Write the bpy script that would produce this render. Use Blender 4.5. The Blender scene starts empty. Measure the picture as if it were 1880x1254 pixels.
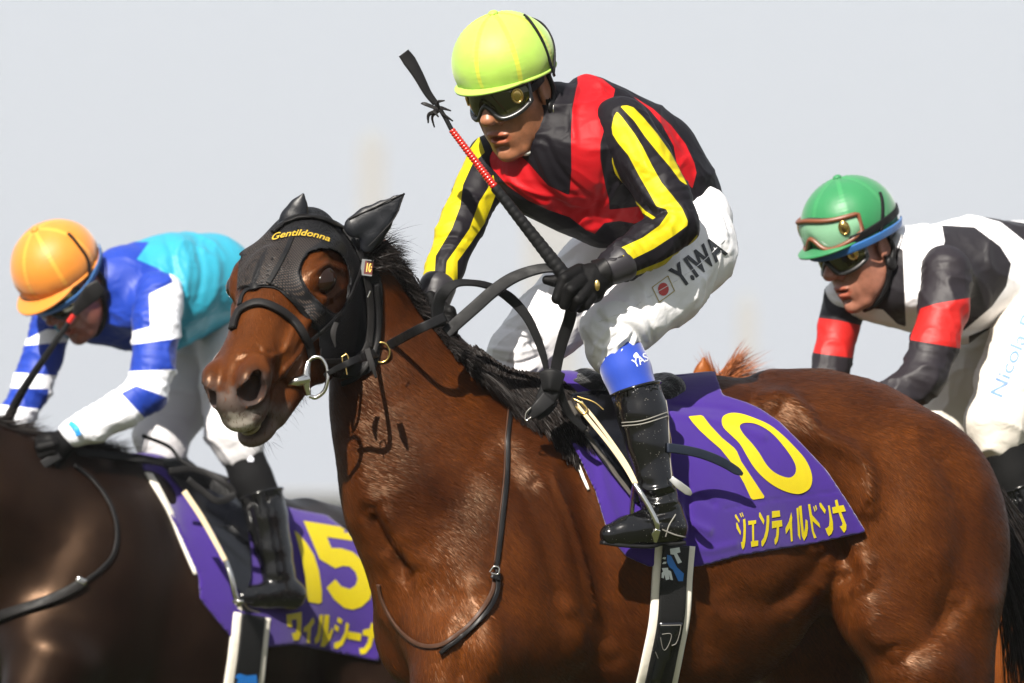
import bpy, bmesh, math, random, os, time
import numpy as np
from mathutils import Vector, Matrix
from mathutils.bvhtree import BVHTree
T0 = time.time()
rng = np.random.default_rng(7); random.seed(7)
scene = bpy.context.scene; COL = scene.collection
# ------------------------------------------------ camera, sky, sun, exposure
DIST, PPM = 18.0, 750.0            # distance to the main rider; authoring units per metre
CAMZ, AIMZ = 1.16, 1.72
TH = math.atan2(AIMZ-CAMZ, DIST)
LCAM = DIST/math.cos(TH)
CAM = np.array([0.0, -DIST, CAMZ])
FW = np.array([0, math.cos(TH), math.sin(TH)]); UPV = np.array([0, -math.sin(TH), math.cos(TH)]); RT = np.array([1.0, 0, 0])
cd = bpy.data.cameras.new('camera'); cam = bpy.data.objects.new('camera', cd); COL.objects.link(cam)
cam.location = CAM; cam.rotation_euler = (math.pi/2+TH, 0, 0)
cd.sensor_width = 36.0; cd.lens = 36.0*LCAM/(1880/PPM); cd.clip_start = 0.5; cd.clip_end = 3000
cd.dof.use_dof = True; cd.dof.focus_distance = LCAM-0.22; cd.dof.aperture_fstop = cd.lens/58.0
scene.camera = cam
SUN_EL, SUN_AZ = math.radians(40), math.radians(21)     # azimuth measured to the camera's left
w = bpy.data.worlds.new('World'); scene.world = w; w.use_nodes = True
nt = w.node_tree; nt.nodes.clear()
sky = nt.nodes.new('ShaderNodeTexSky'); sky.sky_type = 'NISHITA'; sky.sun_disc = False
sky.sun_elevation = SUN_EL; sky.sun_rotation = math.pi+SUN_AZ; sky.dust_density = 4.0; sky.air_density = 1.2; sky.altitude = 30
bg = nt.nodes.new('ShaderNodeBackground'); bg.inputs[1].default_value = 0.0437
mx = nt.nodes.new('ShaderNodeMixRGB'); mx.inputs[0].default_value = 0.82; mx.inputs[2].default_value = (6.45, 6.85, 7.5, 1)   # thin high cloud veiling the sky
wo = nt.nodes.new('ShaderNodeOutputWorld')
nt.links.new(sky.outputs[0], mx.inputs[1]); nt.links.new(mx.outputs[0], bg.inputs[0]); nt.links.new(bg.outputs[0], wo.inputs[0])
sl = bpy.data.lights.new('sun', 'SUN'); sl.energy = 5.0; sl.angle = math.radians(0.6); sl.color = (1.0, 0.94, 0.85)
so = bpy.data.objects.new('sun', sl); COL.objects.link(so)
sd = Vector((-math.sin(SUN_AZ)*math.cos(SUN_EL), -math.cos(SUN_AZ)*math.cos(SUN_EL), math.sin(SUN_EL)))
so.rotation_euler = sd.to_track_quat('Z', 'Y').to_euler(); so.location = (-3, -8, 8)
scene.view_settings.view_transform = 'Standard'; scene.view_settings.look = 'None'
scene.view_settings.exposure = 1.25; scene.view_settings.gamma = 1.0

# ------------------------------------------------ authoring frame
def W(px, py, d=0.0):
    """point at authoring position px,py on the plane d/750 m behind the main rider"""
    r = FW*LCAM + RT*((px-940)/PPM) + UPV*((627-py)/PPM)
    t = (d/PPM + DIST)/r[1]
    return CAM + r*t
def R(r, d=0.0): return r/PPM*(1+d/PPM/DIST)
def toPx(P):
    q = P-CAM
    z = q@FW
    return np.stack([940+(q@RT)/z*LCAM*PPM, 627-(q@UPV)/z*LCAM*PPM], -1)
def nrm(v): v = np.asarray(v, float); return v/np.linalg.norm(v)
# ------------------------------------------------ signed distance modelling
class Shape:
    def __init__(s): s.p = []
    def ell(s, c, rad, ax=None, k=20, op='+'):
        c = np.asarray(c, float); rad = np.asarray(rad, float)/PPM
        A = np.eye(3) if ax is None else np.asarray(ax, float)
        ext = np.sqrt(((A*rad[:, None])**2).sum(0))
        def fn(X, Y, Z):
            dx, dy, dz = X-c[0], Y-c[1], Z-c[2]
            k0 = 0; k1 = 0
            for i in range(3):
                q = dx*A[i, 0]+dy*A[i, 1]+dz*A[i, 2]
                k0 = k0+(q/rad[i])**2; k1 = k1+(q/rad[i]**2)**2
            k0 = np.sqrt(k0)+1e-9; k1 = np.sqrt(k1)+1e-6
            return k0*(k0-1)/k1
        s.p.append((op, k/PPM, fn, c-ext, c+ext)); return s
    def cone(s, a, b, ra, rb, k=20, op='+', ax=None, sc=None):
        a = np.asarray(a, float); b = np.asarray(b, float); ra = ra/PPM; rb = rb/PPM
        if ax is None:
            A = None; ab = b-a
        else:
            A = np.asarray(ax, float)/np.asarray(sc, float)[:, None]; ab = A@(b-a)
        L = ab@ab+1e-12; mn = 1.0 if sc is None else min(sc)
        def fn(X, Y, Z):
            dx, dy, dz = X-a[0], Y-a[1], Z-a[2]
            if A is not None:
                dx, dy, dz = [A[i, 0]*dx+A[i, 1]*dy+A[i, 2]*dz for i in range(3)]
            t = np.clip((dx*ab[0]+dy*ab[1]+dz*ab[2])/L, 0, 1)
            return (np.sqrt((dx-t*ab[0])**2+(dy-t*ab[1])**2+(dz-t*ab[2])**2)-(ra+(rb-ra)*t))*mn
        m = max(ra, rb)*(1 if sc is None else max(sc))
        s.p.append((op, k/PPM, fn, np.minimum(a, b)-m, np.maximum(a, b)+m)); return s
    def chain(s, pts, k=20, op='+', ax=None, sc=None, k2=None):
        for i in range(len(pts)-1):
            s.cone(pts[i][0], pts[i+1][0], pts[i][1], pts[i+1][1], k if i == 0 else (k2 or k), op, ax, sc)
        return s
    def fnprim(s, fn, lo, hi, k=2, op='+'):
        s.p.append((op, k/PPM, fn, np.asarray(lo), np.asarray(hi))); return s
    def grow(s, off):
        t = Shape(); o = off/PPM
        for (op, k, fn, lo, hi) in s.p:
            sg = 1 if op == '+' else -1
            t.p.append((op, k, (lambda X, Y, Z, f=fn, g=sg: f(X, Y, Z)-g*o), lo-abs(o), hi+abs(o)))
        return t
    def bounds(s, m=0.02):
        P = [p for p in s.p if p[0] == '+']
        return np.min([p[3] for p in P], 0)-m, np.max([p[4] for p in P], 0)+m
    def field(s, xs, ys, zs):
        Dm = np.full((len(xs), len(ys), len(zs)), 1.0, np.float32)
        for (op, k, fn, lo, hi) in s.p:
            pad = k+0.03
            i = [(max(0, np.searchsorted(g, lo[j]-pad)-1), np.searchsorted(g, hi[j]+pad)+1) for j, g in enumerate((xs, ys, zs))]
            X = xs[i[0][0]:i[0][1]][:, None, None].astype(np.float32); Y = ys[i[1][0]:i[1][1]][None, :, None].astype(np.float32); Z = zs[i[2][0]:i[2][1]][None, None, :].astype(np.float32)
            if X.size*Y.size*Z.size == 0: continue
            d = fn(X, Y, Z).astype(np.float32)
            sub = Dm[i[0][0]:i[0][1], i[1][0]:i[1][1], i[2][0]:i[2][1]]
            if op == '-': d = -d; sub_n = -sub; d_n = -d
            else: sub_n = sub; d_n = d
            kk = max(k, 1e-5)
            h = np.maximum(kk-np.abs(sub_n-d_n), 0)/kk
            m = np.minimum(sub_n, d_n)-h*h*h*kk/6.0
            sub[...] = -m if op == '-' else m
        return Dm

def surfnet(Dm, xs, ys, zs):
    S = Dm < 0
    n = np.zeros(tuple(np.array(S.shape)-1), np.int8)
    for a in (0, 1):
        for b in (0, 1):
            for c in (0, 1):
                n += S[a:a+n.shape[0], b:b+n.shape[1], c:c+n.shape[2]]
    I, J, K = np.nonzero((n > 0) & (n < 8))
    idx = np.full(n.shape, -1, np.int32); idx[I, J, K] = np.arange(len(I))
    acc = np.zeros((len(I), 3)); cnt = np.zeros(len(I))
    G = (xs, ys, zs)
    cor = [(a, b, c) for a in (0, 1) for b in (0, 1) for c in (0, 1)]
    for p in cor:
        for ax in range(3):
            if p[ax]: continue
            q = list(p); q[ax] = 1
            d0 = Dm[I+p[0], J+p[1], K+p[2]]; d1 = Dm[I+q[0], J+q[1], K+q[2]]
            m = (d0 < 0) != (d1 < 0)
            t = np.where(m, d0/(d0-d1+1e-12), 0)
            P = [G[0][I+p[0]], G[1][J+p[1]], G[2][K+p[2]]]; Q = [G[0][I+q[0]], G[1][J+q[1]], G[2][K+q[2]]]
            for c in range(3): acc[:, c] += np.where(m, P[c]+(Q[c]-P[c])*t, 0)
            cnt += m
    V = acc/cnt[:, None]
    F = []
    for ax in range(3):
        o = [a for a in range(3) if a != ax]
        sl0 = [slice(1, -1)]*3; sl0[ax] = slice(0, -1)
        sl1 = [slice(1, -1)]*3; sl1[ax] = slice(1, None)
        A, B = S[tuple(sl0)], S[tuple(sl1)]
        i = np.array(np.nonzero(A != B)); fl = A[tuple(i)]
        g = i.copy()
        for c in o: g[c] += 1
        def cell(da, db):
            h = g.copy(); h[o[0]] -= da; h[o[1]] -= db
            return idx[h[0], h[1], h[2]]
        q = np.stack([cell(1, 1), cell(0, 1), cell(0, 0), cell(1, 0)], 1)
        if ax == 1: fl = ~fl
        q[~fl] = q[~fl][:, ::-1]
        F.append(q)
    F = np.concatenate(F); F = F[(F >= 0).all(1)]
    return V, F
def edges_of(F):
    m = F.shape[1]
    E = np.concatenate([F[:, [i, (i+1) % m]] for i in range(m)]); return E
def lap(V, F, it=2, lam=0.5):
    E = edges_of(F); n = len(V)
    a = np.concatenate([E[:, 0], E[:, 1]]); b = np.concatenate([E[:, 1], E[:, 0]])
    c = np.bincount(a, minlength=n)+1e-9
    for _ in range(it):
        for l in (lam, -lam*1.04):
            M = np.stack([np.bincount(a, V[b, k], minlength=n)/c for k in range(3)], 1)
            V = V+(M-V)*l
    return V
def vnormals(V, F):
    if F.shape[1] == 4: fn = np.cross(V[F[:, 2]]-V[F[:, 0]], V[F[:, 3]]-V[F[:, 1]])
    else: fn = np.cross(V[F[:, 1]]-V[F[:, 0]], V[F[:, 2]]-V[F[:, 0]])
    N = np.zeros_like(V)
    for k in range(3):
        for i in range(F.shape[1]): N[:, k] += np.bincount(F[:, i], fn[:, k], minlength=len(V))
    return N/(np.linalg.norm(N, axis=1)[:, None]+1e-12)
def axis_grid(segs):
    """segs: list of (start, end, step) in metres, contiguous"""
    out = []
    for a, b, st in segs:
        n = max(1, int(math.ceil((b-a)/st))); out.append(np.linspace(a, b, n, endpoint=False))
    out.append(np.array([segs[-1][1]])); return np.concatenate(out)
def mesh_shape(sh, step=4, grids=None, smooth=2, pad=0.02):
    if grids is None:
        lo, hi = sh.bounds(pad); grids = [axis_grid([(lo[i], hi[i], step/PPM)]) for i in range(3)]
    Dm = sh.field(*grids)
    V, F = surfnet(Dm, *grids)
    if smooth: V = lap(V, F, smooth)
    return V, F
def _h(x, y, z, s):
    n = (x*374761393+y*668265263+z*1440662683+s*974634777) & 0xffffffff
    n = ((n ^ (n >> 13))*1274126177) & 0xffffffff
    return ((n ^ (n >> 16)) & 0xffffff)/8388607.5-1
def noise(P, s=0):
    i = np.floor(P).astype(np.int64); f = P-i; u = f*f*(3-2*f); r = 0
    for a in (0, 1):
        for b in (0, 1):
            for c in (0, 1):
                w_ = (u[:, 0] if a else 1-u[:, 0])*(u[:, 1] if b else 1-u[:, 1])*(u[:, 2] if c else 1-u[:, 2])
                r = r+w_*_h(i[:, 0]+a, i[:, 1]+b, i[:, 2]+c, s)
    return r
def ridge(P, s=0):
    return (1-np.abs(noise(P, s))*2)*0.6+(1-np.abs(noise(P*2.1+5, s+1))*2)*0.3
def polysdf(Q, poly):
    """signed distance (units of Q) to a closed 2D polygon, negative inside"""
    poly = np.asarray(poly, float); n = len(poly)
    d = np.full(len(Q), 1e18); ins = np.zeros(len(Q), bool)
    for i in range(n):
        a = poly[i]; b = poly[(i+1) % n]; e = b-a; w_ = Q-a
        t = np.clip((w_@e)/(e@e+1e-12), 0, 1)
        q = w_-t[:, None]*e; d = np.minimum(d, (q**2).sum(1))
        c = ((a[1] > Q[:, 1]) != (b[1] > Q[:, 1])) & (Q[:, 0] < (b[0]-a[0])*(Q[:, 1]-a[1])/(b[1]-a[1]+1e-12)+a[0])
        ins ^= c
    d = np.sqrt(d); return np.where(ins, -d, d)
def linesdf(Q, pts, w_=0):
    pts = np.asarray(pts, float); d = np.full(len(Q), 1e18)
    for i in range(len(pts)-1):
        a = pts[i]; e = pts[i+1]-a; q = Q-a; t = np.clip((q@e)/(e@e+1e-12), 0, 1)
        d = np.minimum(d, ((q-t[:, None]*e)**2).sum(1))
    return np.sqrt(d)-w_
def spline(pts, n=12, closed=False):
    """Catmull-Rom through pts (any dimension)"""
    P = np.asarray(pts, float)
    if closed: P = np.vstack([P[-1], P, P[0], P[1]])
    else: P = np.vstack([2*P[0]-P[1], P, 2*P[-1]-P[-2]])
    out = []
    for i in range(1, len(P)-2):
        for t in np.linspace(0, 1, n, endpoint=False):
            a, b, c, d = P[i-1], P[i], P[i+1], P[i+2]
            out.append(0.5*((2*b)+(-a+c)*t+(2*a-5*b+4*c-d)*t*t+(-a+3*b-3*c+d)*t**3))
    if not closed: out.append(P[-2])
    return np.array(out)
# ------------------------------------------------ objects
def mk_mesh(name, V, F, mat=None, parent=None, attrs=None, smooth=True, col=None):
    loc = np.array(parent['_loc']) if parent is not None and '_loc' in parent else np.zeros(3)
    me = bpy.data.meshes.new(name); V = np.asarray(V, float)-loc
    if isinstance(F, np.ndarray):
        me.vertices.add(len(V)); me.vertices.foreach_set('co', V.astype(np.float32).ravel())
        m = F.shape[1]; me.loops.add(F.size); me.loops.foreach_set('vertex_index', F.astype(np.int32).ravel())
        me.polygons.add(len(F)); me.polygons.foreach_set('loop_start', np.arange(0, F.size, m, dtype=np.int32))
        me.update(calc_edges=True); me.validate()
    else:
        me.from_pydata([tuple(v) for v in V], [], [tuple(f) for f in F]); me.update()
    me.polygons.foreach_set('use_smooth', [smooth]*len(me.polygons))
    if attrs:
        for k, v in attrs.items():
            at = me.attributes.new(k, 'FLOAT', 'POINT'); at.data.foreach_set('value', np.asarray(v, np.float32))
    if col is not None:
        at = me.attributes.new('Col', 'FLOAT_COLOR', 'POINT')
        c = np.ones((len(V), 4), np.float32); c[:, :3] = col; at.data.foreach_set('color', c.ravel())
    ob = bpy.data.objects.new(name, me); COL.objects.link(ob)
    if mat: me.materials.append(mat)
    if parent is not None:
        if '_loc' in parent: ob.parent = parent
        else: ob.parent = parent
        if '_loc' in parent: ob['_loc'] = [0.0, 0.0, 0.0]; ob['_loc'] = list(parent['_loc'])
    return ob
def thing(name, label, cat, loc=(0, 0, 0), group=None):
    o = bpy.data.objects.new(name, None); COL.objects.link(o); o.location = loc; o['_loc'] = list(map(float, loc))
    o.empty_display_size = 0.1; o['label'] = label; o['category'] = cat
    if group: o['group'] = group
    return o
def tag(o, label, cat, group=None):
    o['label'] = label; o['category'] = cat
    if group: o['group'] = group
    return o
def merge(parts):
    Vs, Fs, n = [], [], 0
    for V, F in parts: Vs.append(np.asarray(V, float)); Fs.append(np.asarray(F)+n); n += len(V)
    return np.concatenate(Vs), np.concatenate(Fs)
def tube(P, r, seg=10, cap=True):
    P = np.asarray(P, float); n = len(P); r = np.broadcast_to(np.asarray(r, float), (n,))
    T = np.gradient(P, axis=0); T /= np.linalg.norm(T, axis=1)[:, None]+1e-12
    u = np.cross(T[0], [0.3, 0.2, 0.9]); u /= np.linalg.norm(u); V = []
    for i in range(n):
        u = u-T[i]*(u@T[i]); u /= np.linalg.norm(u); v = np.cross(T[i], u)
        for k in range(seg):
            a = 2*math.pi*k/seg; V.append(P[i]+(u*math.cos(a)+v*math.sin(a))*r[i])
    F = [[i*seg+k, i*seg+(k+1) % seg, (i+1)*seg+(k+1) % seg, (i+1)*seg+k] for i in range(n-1) for k in range(seg)]
    if cap:
        V += [P[0], P[-1]]
        for k in range(seg):
            F.append([n*seg, (k+1) % seg, k, k]); F.append([n*seg+1, (n-1)*seg+k, (n-1)*seg+(k+1) % seg, (n-1)*seg+(k+1) % seg])
    return np.array(V), fixq(F)
def fixq(F): return np.array(F)
def strap(P, wd, th, face=(0, -1, 0), wrange=None):
    """flat strap along P; wd width, th thickness in metres; face = direction its flat side looks (one or per point)"""
    P = np.asarray(P, float); n = len(P); wd = np.broadcast_to(np.asarray(wd, float), (n,))
    fc = np.broadcast_to(np.asarray(face, float), (n, 3))
    T = np.gradient(P, axis=0); T /= np.linalg.norm(T, axis=1)[:, None]+1e-12
    V = []; prof = [(-.5, .2), (-.46, .42), (-.36, .5), (.36, .5), (.46, .42), (.5, .2), (.5, -.5), (-.5, -.5)]
    for i in range(n):
        b = np.cross(T[i], fc[i]); b /= np.linalg.norm(b)+1e-12; nn = np.cross(b, T[i])
        for (x, y) in prof: V.append(P[i]+b*x*wd[i]+nn*y*th)
    m = len(prof)
    F = [[i*m+k, (i+1)*m+k, (i+1)*m+(k+1) % m, i*m+(k+1) % m] for i in range(n-1) for k in range(m)]
    for base, rev in ((0, 1), ((n-1)*m, 0)):
        for a in (0, 2, 4):
            q = [base+a, base+a+1, base+a+2, base+(a+3) % m] if a < 4 else [base+5, base+6, base+7, base+0]
        F.append([base+0, base+1, base+2, base+7][::(1 if rev else -1)]); F.append([base+2, base+3, base+6, base+7][::(1 if rev else -1)]); F.append([base+3, base+4, base+5, base+6][::(1 if rev else -1)])
    return np.array(V), np.array(F)
def drop(V, bvh, off, dirn=(0, 1, 0), fallback=None, start=-2.0):
    """slide points along dirn onto a surface, standing off by off metres"""
    out = V.copy(); d = Vector(dirn).normalized(); last = None
    for i, v in enumerate(V):
        h = bvh.ray_cast(Vector(v)+d*start, d)
        if h[0] is not None: out[i] = np.array(h[0]-d*off)
    return out
def bvh_of(V, F): return BVHTree.FromPolygons([tuple(v) for v in V], [tuple(f) for f in F])
def cast_px(px, py, bvh, off=0.004, miss=None):
    p = W(px, py, 0); d = Vector(nrm(p-CAM)); h = bvh.ray_cast(Vector(CAM), d)
    if h[0] is None: return miss
    return np.array(h[0]-d*off)
def poly_on(bvh, polys, off=0.0015, step=5, miss_d=None):
    """fill polygons (authoring coordinates) with a fine mesh lying on the surface bvh"""
    Vs, Fs, n = [], [], 0
    for poly in polys:
        bm = bmesh.new()
        holes = poly[1:] if isinstance(poly[0][0], (list, tuple, np.ndarray)) else []
        outer = poly[0] if holes or isinstance(poly[0][0], (list, tuple, np.ndarray)) else poly
        loops = [outer]+list(holes); es = []
        for lp in loops:
            lp = resample(lp, step); vs = [bm.verts.new((p[0], p[1], 0)) for p in lp]
            es += [bm.edges.new((vs[i], vs[(i+1) % len(vs)])) for i in range(len(vs))]
        bmesh.ops.triangle_fill(bm, use_beauty=True, use_dissolve=False, edges=es)
        for it in range(6):
            le = [e for e in bm.edges if e.calc_length() > step*1.8]
            if not le: break
            bmesh.ops.subdivide_edges(bm, edges=le, cuts=1); bmesh.ops.triangulate(bm, faces=bm.faces)
        bm.verts.index_update(); V = []; bad = []
        for v in bm.verts:
            q = cast_px(v.co.x, v.co.y, bvh, off); bad.append(q is None)
            V.append(q if q is not None else W(v.co.x, v.co.y, miss_d if miss_d is not None else -200))
        V = np.array(V); F = np.array([[x.index for x in f.verts] for f in bm.faces]); F = F[~np.array(bad)[F].any(1)]
        if len(F): ed = np.max([np.linalg.norm(V[F[:, i]]-V[F[:, i-1]], axis=1) for i in range(3)], 0); F = F[ed < max(.05, 6*step/PPM)]
        if len(F) == 0: bm.free(); continue
        V, F = keep_big(V, F)
        fn = np.cross(V[F[:, 1]]-V[F[:, 0]], V[F[:, 2]]-V[F[:, 0]])[:, 1].sum()
        if fn > 0: F = F[:, ::-1]
        bm.free(); Vs.append(V); Fs.append(F+n); n += len(V)
    if not Vs: return np.zeros((0, 3)), np.zeros((0, 3), int)
    return np.concatenate(Vs), np.concatenate(Fs)
def keep_big(V, F):
    """drop loose crumbs: keep only the largest connected piece"""
    lab = np.arange(len(V))
    for _ in range(400):
        m = lab[F].min(1); new = lab.copy()
        for k in range(F.shape[1]): np.minimum.at(new, F[:, k], m)
        if (new == lab).all(): break
        lab = new
    if not len(F): return V, F
    l = lab[F[:, 0]]; u, c = np.unique(l, return_counts=True); F = F[l == u[c.argmax()]]
    used = np.unique(F); mp = np.full(len(V), -1); mp[used] = np.arange(len(used)); return V[used], mp[F]
def resample(poly, step):
    P = np.asarray(poly, float); out = []
    for i in range(len(P)):
        a, b = P[i], P[(i+1) % len(P)]; m = max(1, int(np.linalg.norm(b-a)/step))
        for k in range(m): out.append(a+(b-a)*k/m)
    return out
def stroke_poly(pts, w0, w1=None, square=True):
    """outline of a thick polyline"""
    P = np.asarray(pts, float); n = len(P); w1 = w0 if w1 is None else w1
    T = np.gradient(P, axis=0); T /= np.linalg.norm(T, axis=1)[:, None]; N = np.stack([-T[:, 1], T[:, 0]], 1)
    ww = np.linspace(w0, w1, n)[:, None]/2
    return [tuple(p) for p in P+N*ww]+[tuple(p) for p in (P-N*ww)[::-1]]
# ------------------------------------------------ materials
KA = 0.84
def sc_(c): return c if min(c[:3]) > 0.45 else tuple(x*KA for x in c[:3])+(1,)
def srgb(r, g, b):
    f = lambda c: ((c/255+0.055)/1.055)**2.4 if c/255 > 0.04045 else c/255/12.92
    return (f(r), f(g), f(b), 1)
class NT:
    def __init__(s, name):
        s.m = bpy.data.materials.new(name); s.m.use_nodes = True; s.t = s.m.node_tree; s.b = s.t.nodes['Principled BSDF']
    def n(s, ty, **kw):
        x = s.t.nodes.new(ty)
        for k, v in kw.items(): setattr(x, k, v)
        return x
    def l(s, a, b): s.t.links.new(a, b)
    def attr(s, nm, colr=False):
        a = s.n('ShaderNodeAttribute'); a.attribute_name = nm; return a.outputs['Color' if colr else 'Fac']
    def math(s, op, a, b=None):
        x = s.n('ShaderNodeMath', operation=op)
        for i, v in enumerate((a, b)):
            if v is None: continue
            if isinstance(v, (int, float)): x.inputs[i].default_value = v
            else: s.l(v, x.inputs[i])
        return x.outputs[0]
    def mix(s, f, a, b, bt='MIX'):
        x = s.n('ShaderNodeMixRGB', blend_type=bt)
        for i, v in enumerate((f, a, b)):
            if isinstance(v, (int, float)): x.inputs[i].default_value = v
            elif isinstance(v, tuple): x.inputs[i].default_value = v
            else: s.l(v, x.inputs[i])
        return x.outputs[0]
    def noise(s, scale, detail=4, stretch=None, rot=None, rough=0.6, dist=0):
        tc = s.n('ShaderNodeTexCoord'); o = tc.outputs['Object']
        if stretch:
            mp = s.n('ShaderNodeMapping'); mp.inputs['Scale'].default_value = stretch
            if rot: mp.inputs['Rotation'].default_value = rot
            s.l(o, mp.inputs[0]); o = mp.outputs[0]
        x = s.n('ShaderNodeTexNoise'); x.inputs['Scale'].default_value = scale; x.inputs['Detail'].default_value = detail; x.inputs['Roughness'].default_value = rough; x.inputs['Distortion'].default_value = dist
        s.l(o, x.inputs['Vector']); return x.outputs['Fac']
    def ramp(s, v, stops):
        r = s.n('ShaderNodeValToRGB'); e = r.color_ramp.elements
        while len(e) < len(stops): e.new(0.5)
        for i, (p, c) in enumerate(stops): e[i].position = p; e[i].color = c if isinstance(c, tuple) else (c, c, c, 1)
        s.l(v, r.inputs[0]); return r.outputs[0]
    def bump(s, h, st=0.3, dist=0.002, prev=None):
        x = s.n('ShaderNodeBump'); x.inputs['Strength'].default_value = st; x.inputs['Distance'].default_value = dist
        s.l(h, x.inputs['Height'])
        if prev is not None: s.l(prev, x.inputs['Normal'])
        s.l(x.outputs[0], s.b.inputs['Normal']); return x.outputs[0]
    def set(s, **kw):
        nm = dict(rough='Roughness', spec='Specular IOR Level', metal='Metallic', coat='Coat Weight', coatr='Coat Roughness', sheen='Sheen Weight', sheenr='Sheen Roughness', aniso='Anisotropic', sss='Subsurface Weight', sssr='Subsurface Scale', ior='IOR')
        for k, v in kw.items():
            if isinstance(v, (int, float)): s.b.inputs[nm[k]].default_value = v
            else: s.l(v, s.b.inputs[nm[k]])
        return s
    def col(s, c):
        if isinstance(c, tuple): s.b.inputs['Base Color'].default_value = c
        else: s.l(c, s.b.inputs['Base Color'])
        return s
def mat_cloth(name, c, rough=0.55, sheen=0.15, weave=0.15, wr=0.25, masks=(), spec=0.3, var=0.08, coat=0, wrs=28, crease=0.0):
    """fabric; masks = ((attribute, colour), ...) crisp woven or printed areas where attribute < 0"""
    t = NT(name); cur = sc_(c)
    for nm, cc in masks:
        f = t.math('LESS_THAN', t.attr(nm), 0.0); cur = t.mix(f, cur, sc_(cc))
    v = t.ramp(t.noise(9, 5), [(0.3, 1-var), (0.7, 1.0)])
    t.col(t.mix(1.0, cur, v, 'MULTIPLY'))
    t.set(rough=rough, spec=spec, sheen=sheen, coat=coat, coatr=0.25)
    b = t.bump(t.noise(900, 2), weave, 0.0006)
    if wr:
        b = t.bump(t.noise(wrs, 3, dist=0.6), wr, 0.006, b)
        tc = t.n('ShaderNodeTexCoord'); rn = t.n('ShaderNodeTexNoise'); rn.noise_type = 'RIDGED_MULTIFRACTAL'; rn.inputs['Scale'].default_value = wrs*.62; rn.inputs['Detail'].default_value = 3; rn.inputs['Distortion'].default_value = 1.2
        t.l(tc.outputs['Object'], rn.inputs['Vector']); t.bump(t.math('MINIMUM', rn.outputs['Fac'], 2.5), crease, 0.007, b)
    return t.m
def mat_leather(name, c=(0.006, 0.0055, 0.0055, 1), rough=0.38, gr=260, spec=0.17, coat=0.0):
    c = sc_(c); t = NT(name); n = t.noise(gr, 3)
    t.col(t.mix(t.ramp(t.noise(40, 4), [(0.35, 0.0), (0.75, 0.5)]), c, tuple(min(1, x*1.8+0.002) for x in c[:3])+(1,)))
    t.set(rough=t.ramp(t.noise(30, 4), [(0.3, rough*0.8), (0.7, min(1, rough*1.35))]), spec=spec, coat=coat, coatr=0.04)
    t.bump(n, 0.25, 0.0008); return t.m
def mat_plain(name, c, rough=0.5, metal=0.0, spec=0.5, coat=0.0, var=0.1):
    c = sc_(c) if metal < .5 else c; t = NT(name)
    v = t.ramp(t.noise(60, 4), [(0.3, 1-var), (0.7, 1.0)]); t.col(t.mix(1.0, c, v, 'MULTIPLY'))
    t.set(rough=rough, metal=metal, spec=spec, coat=coat, coatr=0.05); return t.m
def mat_hair(name, c1, c2):
    t = NT(name); n = t.noise(120, 3); t.col(t.mix(t.ramp(n, [(0.35, 0.0), (0.7, 1.0)]), c1, c2)); t.set(rough=0.5, spec=0.14); return t.m
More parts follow.
